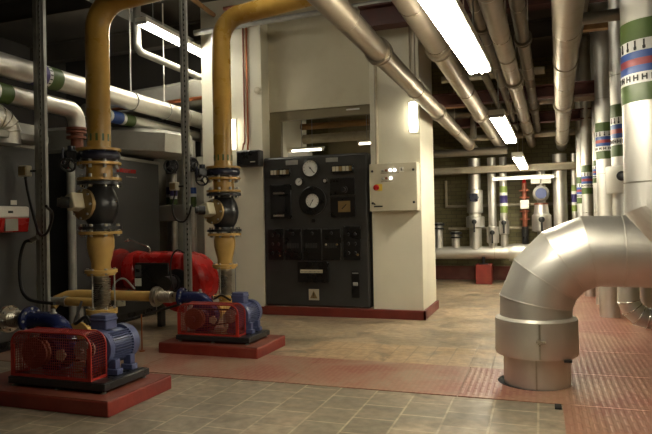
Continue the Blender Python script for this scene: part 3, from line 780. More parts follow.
bandset(r, (-5.43, 4.47, 2.80), Y, .105, [(.20, 'bandblue'), (.05, 'bandwhite'), (.05, 'bandblue'), (.05, 'bandwhite'), (.17, 'bandgreen')])
b = MB(); 
for z in (2.55, 2.51, 2.44): b.lathe((-5.43, 6.02, z), Z, [(0, .06), (0, .125), (.028, .125), (.028, .06)], 28)
b.cyl((-5.43, 6.02, 2.30), (-5.43, 6.02, 2.56), .075, 20); part('rusty_flange', b, 'conduit', r)
r = root('lagged_pipe', 'short banded silver pipe below the upper one, right of the near yellow riser', 'pipe', (-5.55, 7.2, 2.75))
part('cladding', MB().cyl((-5.55, 6.3, 2.86), (-5.55, 9.6, 2.86), .085, 28), 'alu', r)
bandset(r, (-5.55, 6.55, 2.86), Y, .085, [(.16, 'bandgreen'), (.06, 'bandwhite'), (.22, 'bandblue'), (.06, 'bandwhite'), (.20, 'bandgreen')])
r = root('flue_elbow', 'ribbed silver flue elbow at the left edge above the left boiler', 'flue', (-5.4, 4.9, 2.3))
b = MB(); b.tube([(-5.35, 3.9, 2.50), (-5.35, 4.72, 2.50)] + arc((-5.35, 4.72, 2.34), (0,0,1), (0,1,0), .16, 5)[1:] + [(-5.35, 4.88, 2.24)], .15, 28); part('elbow', b, 'alu', r)
b = MB()
for k in range(4):
    a = PI/2*(k+.5)/4; c = Vector((-5.35, 4.72+.16*math.sin(a), 2.34+.16*math.cos(a))); d = Vector((0, math.cos(a), -math.sin(a))); b.torus(c, d, .152, .006, 28, 8)
part('elbow_rib', b, 'seam', r)
thing('flue_box', MB().prism([(-5.75, 4.3, 2.29), (-5.22, 4.3, 2.29), (-5.22, 4.3, 2.36), (-5.36, 4.3, 2.50), (-5.62, 4.3, 2.50), (-5.75, 4.3, 2.40)], (0, 1.05, 0)), 'duct', 'grey sheet metal flue box standing on the left boiler', 'duct', 'sheet metal flue ducts', .01)
def flue(pts, w, h, label):
    r = root('flue_duct', label, 'duct', pts[0], 'sheet metal flue ducts')
    b = MB(); rg = []
    P = [Vector(p) for p in pts]
    for i, p in enumerate(P):
        d = (P[min(i+1, len(P)-1)]-P[max(i-1, 0)]).normalized(); u = d.cross(Z); u.normalize(); v = u.cross(d); c = .30
        rg.append([p+u*(w/2)*a+v*(h/2)*e for a, e in ((-1, -1+c), (-1+c, -1), (1-c, -1), (1, -1+c), (1, 1-c), (1-c, 1), (-1+c, 1), (-1, 1-c))])
    b.rings(rg); part('duct', b, 'duct', r)
    b = MB()
    for i, p in enumerate(P[1:-1], 1):
        d = (P[i+1]-P[i-1]).normalized(); u = d.cross(Z).normalized(); v = u.cross(d)
        b.obox(p, (u, v, d), (w+.02, h+.02, .03)) if False else None
    return r
flue([(-6.9, 6.8, 2.55), (-6.4, 6.95, 2.57), (-5.75, 7.25, 2.57), (-5.25, 7.5, 2.53), (-5.2, 7.9, 2.53)], .55, .38, 'faceted grey flue duct rising from the dark boiler, below the upper silver pipe')
flue([(-6.9, 8.5, 3.35), (-6.3, 8.65, 3.42), (-5.7, 8.8, 3.50), (-5.25, 8.9, 3.58)], .60, .42, 'faceted pale flue duct behind the upper silver pipe near the white pillar')
thing('flue_box', MB().box(-5.45, -4.92, 8.95, 9.5, 2.50, 2.98), 'duct', 'square grey duct box between the posts, left of the white pillar', 'duct', 'sheet metal flue ducts', .015)
thing('red_oxide_pipe', MB().cyl((-6.6, 8.14, 3.26), (-4.87, 8.14, 3.31), .03, 12), 'copper', 'thin reddish pipe crossing in front of the pale flue duct', 'pipe')
# hanger rods for the upper pipe
def hanger(x, y, zp, R, ztop, label, g='pipe hangers over the boilers'):
    r = root('pipe_hanger', label, 'hanger', (x, y, zp), g)
    part('clamp', MB().torus((x, y, zp), Y, R+.006, .008, 32, 8), 'steel', r)
    part('rod', MB().cyl((x, y, zp+R), (x, y, ztop), .010, 8), 'white', r)
hanger(-5.40, 7.05, 3.10, .128, 4.75, 'white hanger rod over the upper silver pipe, nearer the yellow riser')
hanger(-5.40, 7.85, 3.10, .128, 4.75, 'white hanger rod over the upper silver pipe, nearer the steel post')
thing('vent_pipe', MB().tube([(-5.2, 6.95, 4.75), (-5.2, 6.95, 3.86)] + arc((-5.2, 7.05, 3.86), (0,-1,0), (0,0,-1), .10, 6)[1:] + [(-5.17, 8.2, 3.74)] + [(-5.1, 8.35, 3.70), (-4.90, 8.42, 3.69)], .052, 18), 'duct', 'pale cranked vent pipe below the left strip light', 'pipe')
thing('yellow_ceiling_pipe', MB().cyl((-4.4, 5.2, 4.55), (-4.75, 9.7, 4.52), .035, 14), 'timber', 'thin ochre pipe along the ceiling above the left strip light', 'pipe')
thing('cable_tray', MB().box(-5.75, -5.45, 4.6, 9.6, 4.42, 4.435).box(-5.75, -5.74, 4.6, 9.6, 4.435, 4.48).box(-5.46, -5.45, 4.6, 9.6, 4.435, 4.48), 'duct', 'grey cable tray under the ceiling left of the strip light', 'cable tray')

# pipes and valves in the gap left of the white pillar
def back_riser(x, y, R, label, seq=None, z0=0., z1=2.6, zb=0):
    r = root('riser_pipe', label, 'pipe', (x, y, z0), 'silver risers between the boiler and the pillar')
    part('pipe', MB().cyl((x, y, z0), (x, y, z1), R, 22), 'alu_bright', r)
    if seq: bandset(r, (x, y, zb), Z, R, seq)
back_riser(-5.60, 8.35, .055, 'slim silver riser just right of the dark boiler', [(.14, 'bandgreen'), (.05, 'bandwhite'), (.12, 'bandpurple')], 0, 2.7, 1.62)
back_riser(-5.30, 8.45, .055, 'slim silver riser right of the second steel post', [(.17, 'bandgreen'), (.05, 'bandwhite'), (.10, 'bandblue')], 0, 2.7, 1.62)
back_riser(-5.80, 8.6, .09, 'thicker silver riser partly behind the dark boiler', [(.14, 'bandgreen'), (.05, 'bandwhite'), (.12, 'bandpurple')], 0, 2.6, 1.66)
def wheel_valve(x, y, z, label):
    r = root('gate_valve', label, 'valve', (x, y, z), 'black gate valves left of the pillar')
    d = Vector((.55, -.83, 0)).normalized(); c = Vector((x, y, z))
    part('valve_body', MB().cyl((x, y, z-.10), (x, y, z+.10), .085, 18).cyl(c, c+d*.12, .05, 14), 'blackiron', r)
    u, v, _ = basis(d); b = MB(); q = c+d*.22; b.torus(q, d, .105, .015, 26, 8)
    for k in range(4): a = PI/2*k+.4; b.cyl(q, q+(u*math.cos(a)+v*math.sin(a))*.10, .010, 8)
    b.cyl(c+d*.1, c+d*.25, .016, 10); part('handwheel', b, 'blackiron', r)
wheel_valve(-5.60, 8.30, 2.27, 'black gate valve with open handwheel on the riser by the dark boiler')
wheel_valve(-5.30, 8.40, 2.29, 'black gate valve with handwheel between the steel post and white pillar')
thing('filler_box', MB().box(-6.4, -4.87, 8.95, 9.65, 0, 2.5), 'filler', 'added pale plenum behind the slim risers and black valves', 'filler', None, .01)  # added box, its pale colour lightens the gap behind the risers
thing('duct_cover', MB().box(-5.85, -5.22, 8.12, 8.25, 1.40, 1.66), 'duct', 'flat grey box across the slim risers behind the second post', 'duct cover', None, .01)

# ------------------------------------------------------------------ light fittings
def striplight(xa, xb, y0, y1, z, n, mat, label, g, pitch=.038, ztop=4.75):
    r = root('strip_light', label, 'light', ((xa+xb)/2, (y0+y1)/2, z+.03), g)
    w = pitch*n+.016; d = Vector((xb-xa, y1-y0, 0)); P = lambda t, dx=0, zz=z: Vector((xa, y0, zz))+d*t+X*dx
    def slab(t0, t1, hw, z0, z1):
        return MB().prism([P(t0, -hw, z0), P(t0, hw, z0), P(t1, hw, z0), P(t1, -hw, z0)], (0, 0, z1-z0))
    part('housing', slab(0, 1, w/2, z+.03, z+.085), 'white', r, .006)
    e = .025/(y1-y0)
    for t in (0, 1-e):
        part('lamp_holder', slab(t, t+e, w/2, z-.005, z+.03), 'steel', r, .003)
    for k in range(n):
        o = (k-(n-1)/2)*pitch
        part('tube', MB().cyl(P(e+.008*(k % 2), o), P(1-e-.012*(k % 2), o), .016, 12), mat, r)
    for t in (.12, .88): part('hanger_rod', MB().cyl(P(t, 0, z+.085), P(t, 0, ztop), .006, 8), 'steel', r)
G = 'fluorescent strip lights'
striplight(-.51, -.405, 2.28, 4.66, 2.45, 4, 'tube', 'brightest fluorescent strip light, nearest of the row under the ceiling pipes', G)
striplight(-.425, -.375, 6.80, 9.20, 2.45, 4, 'tube', 'second fluorescent strip light of the ceiling row, in the middle', G)
striplight(-.32, -.28, 9.95, 12.35, 2.30, 4, 'tube', 'farthest fluorescent strip light of the ceiling row, before the pale beam', G)
striplight(-4.90, -4.97, 6.62, 9.0, 4.00, 2, 'tube_left', 'fluorescent strip light high on the left, running behind the white pillar', G, .08)
striplight(-2.7, -2.7, 4.5, 6.9, 4.36, 2, 'tube_fill', 'added fluorescent fill light high under the ceiling before the white pillars', G, .08)  # added lamp out of view, brightens the pillars and upper wall
# cross fitting before the back wall
def cross_light(x0, x1, y, z, label, mat='tube_far', up=False):
    r = root('strip_light', label, 'light', ((x0+x1)/2, y, z), 'cross-wise strip lights')
    part('housing', MB().box(x0, x1, y-.03, y+.05, z+.02, z+.05), 'white', r, .005)
    part('tube', MB().cyl((x0+.04, y-.01, z), (x1-.04, y-.01, z), .018, 12), mat, r)
    for xx in (x0+.01, x1-.03): part('lamp_holder', MB().box(xx, xx+.02, y-.03, y+.03, z-.02, z+.03), 'white', r)
    for xx in (x0+.2, x1-.2): part('hanger_rod', MB().cyl((xx, y, z+.05), (xx, y, z+.14 if y > 12 else 4.75), .006, 8), 'steel', r)
cross_light(-.92, .30, 12.58, 2.13, 'thin strip light running crosswise in front of the back wall')
cross_light(-3.80, -3.22, 9.0, 2.50, 'strip light glowing behind the top of the black control panel')
cross_light(-2.78, -2.42, 9.4, 2.60, 'short strip light behind the top right corner of the control panel', 'tube_far')
def bulkhead(x, y, z0, z1, w, label):
    r = root('wall_light', label, 'light', (x, y, z0), 'upright wall lights')
    part('back_plate', MB().box(x-w/2-.012, x+w/2+.012, y-.02, y, z0-.02, z1+.02), 'white', r, .004)
    part('diffuser', MB().box(x-w/2, x+w/2, y-.085, y-.02, z0, z1), 'lamp', r, .02)
bulkhead(-1.58, 8.05, 2.54, 2.93, .105, 'upright glowing wall light on the right white pillar')
bulkhead(-4.315, 8.05, 2.46, 2.90, .07, 'narrow upright wall light on the left white pillar, behind the yellow riser')

# ------------------------------------------------------------------ control panel
def control_panel():
    x0, x1, yf = -3.84, -2.24, 8.04
    r = root('instrument_cabinet', 'tall black boiler control panel with gauges between the white pillars', 'control panel', (-3.05, 8.3, .125))
    cab = part('casing', MB().box(x0, x1, yf, 8.62, .125, 2.30), 'panel', r, .03)
    def rect(n, a, d=.02, mat='panelblk', par=None, bv=.004, y=yf, lab=None):
        return part(n, MB().box(a[0], a[1], y-d, y+.004, a[2], a[3]), mat, par or r, bv, lab)
    def gauge(c, R, bez, needle=None, nm='gauge', dialmat='dial'):
        cx, cz = c
        g = part(nm, MB().lathe((cx, yf, cz), -Y, [(-.004, bez), (.03, bez), (.04, bez-.012), (.035, R), (.02, R)], 40), 'panelblk', r)
        sm = None
        if needle is not None:
            b = MB(); u = Vector((math.cos(needle), 0, math.sin(needle))); t = Vector((-u.z, 0, u.x)); o = Vector((cx, yf-.026, cz))
            b.obox(o+u*R*.28, (u, Y, t), (R*1.1, .003, R*.07)); b.lathe((cx, yf-.022, cz), -Y, [(0, R*.10), (.006, R*.10)], 12)
            part('needle', b, 'ink', g)
            b = MB()
            for k in range(11):
                a = math.radians(225-27*k); u = Vector((math.cos(a), 0, math.sin(a))); t = Vector((-u.z, 0, u.x)); b.obox(Vector((cx, yf-.0228, cz))+u*R*.84, (u, Y, t), (R*.14, .0015, R*.04))
            sm = b
        part('dial', MB().lathe((cx, yf, cz), -Y, [(.012, R), (.022, R)], 36), dialmat, g, extra=[(sm, 'ink')] if sm else ())
        return g
    gauge((-3.085, 2.115), .115, .128, math.radians(-50))
    gauge((-3.26, 1.925), .055, .066, math.radians(40), 'small_gauge')
    gauge((-2.862, 1.925), .030, .037, None, 'indicator_gauge')
    gauge((-3.06, 1.647), .10, .205, math.radians(240), 'pressure_recorder')
    for a in ((-3.707, -3.413, 2.033, 2.114), (-2.751, -2.454, 2.040, 2.125)):
        f = rect('annunciator', (a[0]-.015, a[1]+.015, a[2]-.015, a[3]+.015), .03)
        for k in range(6):
            w = (a[1]-a[0])/6; part('legend_window', MB().box(a[0]+w*k+.004, a[0]+w*(k+1)-.004, yf-.034, yf-.028, a[2]+.012, a[3]-.006), 'cream' if k in (0, 1, 3, 4) else 'brass', f)
    for a in ((-3.473, -3.284, 2.178, 2.245), (-2.853, -2.673, 2.190, 2.25)): rect('nameplate', a, .006, 'steel', None, .002)
    f = rect('controller', (-3.71, -3.39, 1.40, 1.895), .05)
    for a in ((-3.66, -3.48, 1.755, 1.785), (-3.66, -3.49, 1.43, 1.46)): part('silver_strip', MB().box(a[0], a[1], yf-.056, yf-.048, a[2], a[3]), 'chrome', f)
    part('controller_window', MB().box(-3.66, -3.48, yf-.054, yf-.048, 1.50, 1.72), 'ink', f)
    f = rect('switch_module', (-2.79, -2.43, 1.716, 1.955), .025)
    part('rotary_knob', MB().lathe((-2.58, yf-.02, 1.79), -Y, [(0, .05), (.02, .05), (.025, .03), (.06, .028)], 20), 'blackiron', f)
    f = rect('meter_module', (-2.79, -2.425, 1.405, 1.687), .025); part('meter_face', MB().box(-2.672, -2.495, yf-.031, yf-.02, 1.475, 1.63), 'brass', f, label='pale square meter face')
    part('meter_mark', MB().obox((-2.585, yf-.0315, 1.55), ((.7, 0, .7), Y, (-.7, 0, .7)), (.09, .002, .012)), 'ink', f)
    for i, a in enumerate(((-3.771, -3.530, .796, 1.251), (-3.499, -3.247, .797, 1.247), (-3.216, -2.939, .798, 1.243), (-2.917, -2.654, .799, 1.239), (-2.609, -2.360, .800, 1.276))):
        f = rect('relay_panel', a, .022)
        cxs = [a[0]+(a[1]-a[0])*t for t in ((.3, .7) if i in (0, 4) else (.5,))]
        for cx in cxs:
            for cz in ((.90, 1.03, 1.16) if i in (0, 4) else (1.18,)):
                part('knob', MB().lathe((cx, yf-.02, cz), -Y, [(0, .024), (.02, .022), (.024, .014)], 14), 'blackiron', f)
        if i in (1, 2, 3):
            b = MB()
            for q in range(5): b.box(a[0]+.03+.038*q, a[0]+.058+.038*q, yf-.025, yf-.02, .97, 1.04)
            part('key_row', b, 'panel', f)
        if i == 3:
            part('pilot_lamp', MB().lathe((a[0]+.05, yf-.02, 1.02), -Y, [(0, .016), (.02, .012)], 12), 'cream', f); part('pilot_lamp', MB().lathe((a[1]-.05, yf-.02, 1.02), -Y, [(0, .016), (.02, .012)], 12), 'brass', f)
        if i == 4: part('pilot_lamp', MB().lathe((a[1]-.04, yf-.02, .875), -Y, [(0, .018), (.022, .014)], 12), 'brass', f)
        if i == 0: part('pilot_lamp', MB().lathe((a[1]-.05, yf-.02, .86), -Y, [(0, .014), (.02, .012)], 12), 'brass', f)
    f = rect('chart_recorder', (-3.30, -2.84, .482, .784), .05); cs = MB().box(-3.255, -2.917, yf-.057, yf-.048, .617, .665)
    b = MB()
    for q in range(16): b.box(-3.24+.02*q, -3.233+.02*q, yf-.0585, yf-.056, .625, .645)
    part('chart_strip', cs, 'cream', f, extra=[(b, 'ink')])
    f = rect('warning_plate', (-3.152, -2.995, .224, .382), .006, 'cream', None, .002)
    b = MB(); b.prism([(-3.13, yf-.008, .25), (-3.017, yf-.008, .25), (-3.0735, yf-.008, .36)], (0, -.002, 0)); part('warning_triangle', b, 'brass', f)
    b = MB(); b.box(-3.079, -3.068, yf-.0115, yf-.0095, .285, .335).box(-3.079, -3.068, yf-.0115, yf-.0095, .262, .274); part('exclamation_mark', b, 'ink', f)
    f = rect('side_plate', (-2.503, -2.387, .268, .646), .008); part('latch', MB().box(-2.48, -2.41, yf-.03, yf-.006, .44, .49), 'steel', f, .006); part('latch_trim', MB().box(-2.49, -2.40, yf-.014, yf-.006, .61, .625), 'steel', f)
    rect('blank_plug', (-3.08, -3.03, 1.34, 1.39), .01)
    part('lifting_bracket', MB().box(-3.45, -3.12, 8.05, 8.2, 2.30, 2.36), 'white', r)
control_panel()

# ------------------------------------------------------------------ beige cabinet on the right pillar
def cabinet():
    x0, x1, yb, yf, z0, z1 = -2.165, -1.515, 8.05, 7.84, 1.47, 2.11
    r = root('electrical_cabinet', 'beige wall cabinet with lit indicators and red switch on the right pillar', 'cabinet', (-1.84, 8.0, z0))
    part('housing', MB().box(x0, x1, yf+.02, yb, z0, z1), 'box', r, .006)
    db = MB().box(x0+.004, x1-.004, yf-.002, yf+.018, z0+.004, z1-.004)
    b = MB()
    for q in range(14): b.box(-2.0+.018*q, -1.99+.018*q, yf-.004, yf-.001, 1.975, 1.983)
    for q in range(9): b.box(-2.0+.018*q, -1.99+.018*q, yf-.004, yf-.001, 1.862, 1.870)
    d = part('door', db, 'box', r, 0, extra=[(b, 'ink')])
    for x in (x0+.045, x1-.045):
        for z in (z0+.11, z1-.10): part('door_lock', MB().lathe((x, yf, z), -Y, [(0, .017), (.008, .017), (.010, .006)], 14), 'blackiron', d)
    for k, (x, m) in enumerate(((-1.975, 'steel'), (-1.925, 'conduit'), (-1.87, 'led'), (-1.81, 'led'))):
        part('indicator', MB().lathe((x, yf, 2.015), -Y, [(0, .017), (.014, .017), (.018, .010)], 16), m, d)
    for x, m in ((-1.975, 'steel'), (-1.925, 'conduit'), (-1.865, 'led')): part('indicator', MB().lathe((x, yf, 1.91), -Y, [(0, .017), (.014, .017), (.018, .010)], 16), m, d)
    part('key_switch', MB().box(-1.745, -1.685, yf-.004, yf, 1.985, 2.05).lathe((-1.715, yf, 2.02), -Y, [(0, .018), (.02, .015)], 14), 'white', d); part('key', MB().box(-1.72, -1.71, yf-.035, yf-.018, 2.0, 2.04), 'ink', d)
    s = part('switch_plate', MB().box(-2.075, -1.985, yf-.005, yf, 1.745, 1.835), 'yellowknob', d)
    part('switch_knob', MB().lathe((-2.065, yf-.004, 1.79), -Y, [(0, .040), (.02, .040), (.03, .03)], 20).box(-2.072, -2.058, yf-.055, yf-.03, 1.755, 1.825), 'red', s)
    b = MB(); b.box(-2.105, -1.985, yf-.005, yf-.001, 1.525, 1.545).prism([(-2.11, yf-.004, 1.56), (-2.08, yf-.004, 1.56), (-2.095, yf-.004, 1.585)], (0, .003, 0)); part('maker_plate', b, 'ink', d)
    part('cable_gland', MB().cyl((-1.9, 7.95, z1), (-1.9, 7.95, z1+.02), .03, 12), 'white', r)
cabinet()
def jbox():
    r = root('junction_box', 'black junction box with conduits on the left pillar beside the control panel', 'junction box', (-4.0, 8.0, 2.2))
    part('housing', MB().box(-4.215, -3.835, 7.92, 8.055, 2.18, 2.415), 'panel', r, .012)
    part('lid', MB().box(-4.20, -3.85, 7.905, 7.925, 2.195, 2.40), 'panelblk', r, .006)
    part('lid_label', MB().box(-3.98, -3.90, 7.902, 7.906, 2.235, 2.25), 'cream', r)
    b = MB()
    for k, x in enumerate((-4.16, -4.12, -4.08, -4.04)): b.cyl((x, 7.98, 2.40), (x, 7.98, 2.43), .014, 10)
    part('cable_gland', b, 'steel', r)
jbox()
for k, (x, m, lab) in enumerate(((-4.125, 'conduit', 'red-brown conduit running up the left pillar, left one of the pair'), (-4.07, 'copper', 'copper-coloured conduit running up the left pillar, right one of the pair'))):
    thing('conduit', MB().tube(smooth_path([(x-.02+.03*k, 7.99, 2.43), (x-.01+.02*k, 8.0, 2.52), (x, 8.03, 2.62), (x, 8.03, 3.4), (x, 8.03, 4.4)], 5), .013, 10), m, lab, 'conduit', 'conduits on the left pillar')
thing('wall_button', MB().lathe((-3.905, 8.05, 3.31), -Y, [(0, .05), (.03, .05), (.04, .035)], 18), 'cream', 'small round cream box on the left pillar edge', 'switch box')
thing('cross_conduit', MB().cyl((-4.80, 7.78, 4.20), (-1.0, 7.78, 4.27), .042, 14), 'steel', 'pale conduit running level across the pillar tops', 'conduit')
thing('red_pipe', MB().cyl((-4.2, 7.6, 4.42), (1.8, 7.6, 4.42), .03, 12), 'conduit', 'thin reddish pipe running across just under the ceiling', 'pipe')
# behind the control panel
for k, (z, rr_, yy, lab, m) in enumerate(((2.98, .055, 9.6, 'upper brown pipe crossing behind the control panel', 'timber'), (2.78, .08, 9.7, 'lower thick pipe crossing behind the control panel', 'pale'))):
    thing('rear_pipe', MB().cyl((-3.845, yy, z), (-2.195, yy, z), rr_, 20), m, lab, 'pipe', 'pipes behind the control panel')
thing('nameplate', MB().box(-2.62, -2.42, 8.31, 8.32, 2.955, 2.975), 'bandwhite', 'thin white label strip on the olive board under the white wall panel', 'sign')

# ------------------------------------------------------------------ ceiling pipes running away from the camera
def lagged(x0, y0, x1, y1, z, R, label, joints=(), mat='alu_dull', bend=None, hang=()):
    r = root('ceiling_pipe', label, 'pipe', ((x0+x1)/2, (y0+y1)/2, z-R), 'silver pipes under the ceiling')
    d = Vector((x1-x0, y1-y0, 0)).normalized(); P = lambda y: Vector((x0+(x1-x0)*(y-y0)/(y1-y0), y, z))
    pts = [P(y0), P(y1)] if not bend else [P(y0)] + [P(y1-.001)] + bend
    part('cladding', MB().tube(pts, R, 32), mat, r)
    for y in joints:
        b = MB(); p = P(y); b.lathe(p-d*.05, d, [(0, R-.005), (0, R+.022), (.035, R+.022), (.035, R+.008), (.065, R+.008), (.065, R+.022), (.10, R+.022), (.10, R-.005)], 32); part('joint_collar', b, mat, r)
    yy = y0+.45
    while yy < y1-.1: seam_ring(r, P(yy), d, R); yy += 1.0
    for y in hang:
        p = P(y); b = MB(); b.torus(p, d, R+.003, .005, 28, 6); b.cyl(p+Z*R, (p.x, p.y, 4.75), .007, 8); part('hanger', b, 'alu_dull', r)
    return r
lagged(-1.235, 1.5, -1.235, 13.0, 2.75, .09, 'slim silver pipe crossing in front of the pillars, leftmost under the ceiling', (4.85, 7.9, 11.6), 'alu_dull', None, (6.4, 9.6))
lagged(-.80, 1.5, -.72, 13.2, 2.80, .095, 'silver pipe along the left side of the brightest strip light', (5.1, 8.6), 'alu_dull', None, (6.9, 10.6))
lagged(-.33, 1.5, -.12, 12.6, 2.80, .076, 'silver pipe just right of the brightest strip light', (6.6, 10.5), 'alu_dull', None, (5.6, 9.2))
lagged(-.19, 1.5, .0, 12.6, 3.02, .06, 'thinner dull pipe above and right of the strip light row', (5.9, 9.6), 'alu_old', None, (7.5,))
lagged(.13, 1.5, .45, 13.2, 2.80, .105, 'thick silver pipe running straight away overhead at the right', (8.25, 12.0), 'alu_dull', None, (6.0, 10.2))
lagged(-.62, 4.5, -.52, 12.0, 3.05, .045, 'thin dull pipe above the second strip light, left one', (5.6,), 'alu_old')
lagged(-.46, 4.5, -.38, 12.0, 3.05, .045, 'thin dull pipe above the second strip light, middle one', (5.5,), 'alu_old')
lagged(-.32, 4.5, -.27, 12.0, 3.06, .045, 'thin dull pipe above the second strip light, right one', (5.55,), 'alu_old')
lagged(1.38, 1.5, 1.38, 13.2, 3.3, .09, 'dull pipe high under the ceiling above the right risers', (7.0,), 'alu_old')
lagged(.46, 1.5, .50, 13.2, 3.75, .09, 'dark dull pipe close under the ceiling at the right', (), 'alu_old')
def crosspipe(x0, x1, y, z, R, mat, label): thing('cross_pipe', MB().cyl((x0, y, z), (x1, y, z), R, 20), mat, label, 'pipe', 'pipes running crosswise under the ceiling')
crosspipe(-2.9, -.55, 11.75, 2.62, .075, 'alu_old', 'pale lagged cross pipe nearest the back beam')
crosspipe(-1.48, .0, 10.1, 3.08, .07, 'alu_old', 'dull cross pipe right of the white pillar above the ceiling pipes')
crosspipe(-.2, 1.6, 9.7, 3.14, .08, 'alu_old', 'dull cross pipe above the thick overhead pipe')
crosspipe(-1.48, 1.9, 12.3, 2.95, .06, 'pale', 'thin pale cross pipe high before the back beam')
crosspipe(-1.3, .1, 8.75, 3.36, .05, 'pale', 'thin pale cross pipe resting on the red beam')
crosspipe(.34, 1.2, 6.6, 3.35, .06, 'alu_old', 'short dull cross pipe over the right risers')
thing('pipe_tee', MB().cyl((-1.0, 10.1, 2.65), (-1.0, 10.1, 3.1), .05, 16), 'alu_old', 'short upright dull pipe dropping from a cross pipe near the pillar', 'pipe')

# ------------------------------------------------------------------ the large silver pipe in front
def bigpipe():
    cx, cy, R = -.05, 5.2, .28
    r = root('large_pipe', 'large silver clad pipe rising from the floor and bending right', 'pipe', (cx, cy, 0))
    zc = 1.07; Rb = .51; zs = zc-Rb
    n = 5; cut = [0, 1, 3, 5, 7, 8]         # mitred segments
    A = [PI/2*c/8 for c in cut]
    c0 = Vector((cx+Rb, cy, zs))
    # mitre points lie where the segment axes meet
    pts = [Vector((cx, cy, .50))]
    # polyline circumscribed about the bend
    st = PI/2/4; pts += [c0+Vector((-math.cos(st*(k+.5)), 0, math.sin(st*(k+.5))))*(Rb/math.cos(st/2)) for k in range(4)]
    pts += [Vector((cx+Rb+.12, cy, zc)), Vector((2.55, cy, zc-.004))]
    part('clad_bend', MB().tube(pts, R, 64), 'alu', r, angle=8)
    # raised seams at every mitre and along the straight run
    def seam(p, nrm, bend, k, nm='mitre_seam'):
        nrm = Vector(nrm).normalized(); u = Vector(bend).normalized(); w = nrm.cross(u)
        rg = []
        for i in range(64):
            a = 2*PI*i/64; e = u*math.cos(a)*k+w*math.sin(a)
            rg.append([Vector(p)+e*(R-.002)+nrm*.006, Vector(p)+e*(R+.004)+nrm*.004, Vector(p)+e*(R+.004)-nrm*.004, Vector(p)+e*(R-.002)-nrm*.006])
        b = MB(); b.rings(rg, closed=True); part(nm, b, 'alu_bright', r)
    for i in range(1, 5):
        a = (pts[i]-pts[i-1]).normalized(); c = (pts[i+1]-pts[i]).normalized(); t = (a+c).normalized(); bd = (c-a).normalized(); seam(pts[i], t, bd, 1/t.dot(a))
    for x in (.60, .80, 1.6): seam((x, cy, zc), X, Z, 1)
    # collar box round the upright
    b = MB(); b.lathe((cx, cy, .245), Z, [(0, .265), (0, .318), (.02, .325), (.15, .322), (.285, .320), (.292, .312), (.305, .277)], 64); co = part('collar', b, 'alu', r)
    b = MB(); b.box(cx+.02, cx+.034, cy-.331, cy-.316, .255, .53); part('collar_joint', b, 'seam', co)
    b = MB(); b.box(cx+.0, cx+.07, cy-.342, cy-.322, .385, .402).box(cx+.012, cx+.028, cy-.338, cy-.318, .372, .415); part('clasp', b, 'chrome', co)
    b = MB(); b.box(cx+.20, cx+.26, cy-.27, cy-.21, .232, .25); part('strap_end', b, 'blackiron', co)
    b = MB(); b.lathe((cx, cy, -.08), Z, [(0, .260), (.34, .260)], 64); part('sleeve', b, 'alu', r)
    b = MB(); b.lathe((cx-.025, cy, .0005), Z, [(0, .25), (.002, .285), (.003, .25)], 48); part('floor_gap', b, 'hole', r)
    b = MB(); b.box(cx-.008, cx+.004, cy-.2665, cy-.258, .0, .25); part('sleeve_seam', b, 'seam', r)
bigpipe()

# ------------------------------------------------------------------ risers along the right wall
def marks(c, R, z, kind, n, h):
    """printed marks round a white band: flow arrows or the letter H"""
    b = MB()
    for k in range(n):
        a = 2*PI*k/n; e = Vector((math.cos(a), math.sin(a), 0)); t = Vector((-e.y, e.x, 0)); o = Vector((c[0], c[1], z))+e*(R+.0045)
        bars = [((0, 0), .010, h)] if kind == 'tick' else [((-.013, 0), .009, h), ((.013, 0), .009, h), ((0, 0), .024, .010)]
        if kind == 'tick': bars.append(((0, -h*.30), .018, h*.3))
        for (s_, zz), w, hh in bars: b.obox(o+t*s_+Z*zz, (e, t, Z), (.003, w, hh))
    return b
def right_riser(x, y, R, z0, z1, zb, label, k=1., seams=(), bandz=True, mat='alu', marks_=False, nmark=24):
    r = root('riser_pipe', label, 'pipe', (x, y, z0), 'banded risers on the right')
    part('cladding', MB().cyl((x, y, z0), (x, y, z1), R, 40), mat, r)
    if bandz:
        seq = [(.125*k, 'bandgreen'), (.075*k, 'bandwhite'), (.05*k, 'bandblue'), (.05*k, 'bandred'), (.05*k, 'bandblue'), (.08*k, 'bandwhite'), (.14*k, 'bandgreen')]
        bandset(r, (x, y, zb), Z, R, seq, [marks((x, y), R, zb+(.125+.038)*k, 'letter', nmark, .042*k), marks((x, y), R, zb+(.125+.075+.15+.04)*k, 'tick', nmark, .066*k)])
    for z in seams: seam_ring(r, (x, y, z), Z, R)
    return r
r = right_riser(.735, 4.50, .195, 1.45, 4.74, 2.09, 'wide banded silver riser at the right edge, above the large elbow', .93, (1.56, 3.1), nmark=22)
b = MB(); b.tube([(.735, 4.50, 1.46), (.735, 4.50, 1.43), (.86, 4.47, 1.27), (1.05, 4.42, 1.20), (2.52, 4.07, 1.20)], .195, 40); part('mitred_foot', b, 'alu', r, angle=8)
right_riser(.85, 8.8, .125, 0, 4.74, 2.10, 'slim banded silver riser, second in the receding row at the right', .85, (1.9, 2.9), nmark=14)
rv = right_riser(.85, 6.95, .13, .70, 4.74, 1.96, 'banded silver riser with a white valve jacket and low mitred foot', .95, (1.3, 2.8), nmark=18)
b = MB(); st = PI/2/4
pts = [Vector((.85, 6.95, .66))] + [Vector((.85+.22, 6.95, .50))+Vector((-math.cos(st*(k+.5)), 0, -math.sin(st*(k+.5))))*(.22/math.cos(st/2)) for k in range(4)] + [Vector((2.59, 6.95, .28))]
b.tube(pts, .105, 36).lathe((.85, 6.95, .60), Z, [(0, .10), (.12, .131)], 32); part('mitred_foot', b, 'alu', rv, angle=8)
b = MB()
for i in range(1, 5):
    t = ((pts[i]-pts[i-1]).normalized()+(pts[i+1]-pts[i]).normalized()).normalized(); b.torus(pts[i], t, .108, .005, 36, 8)
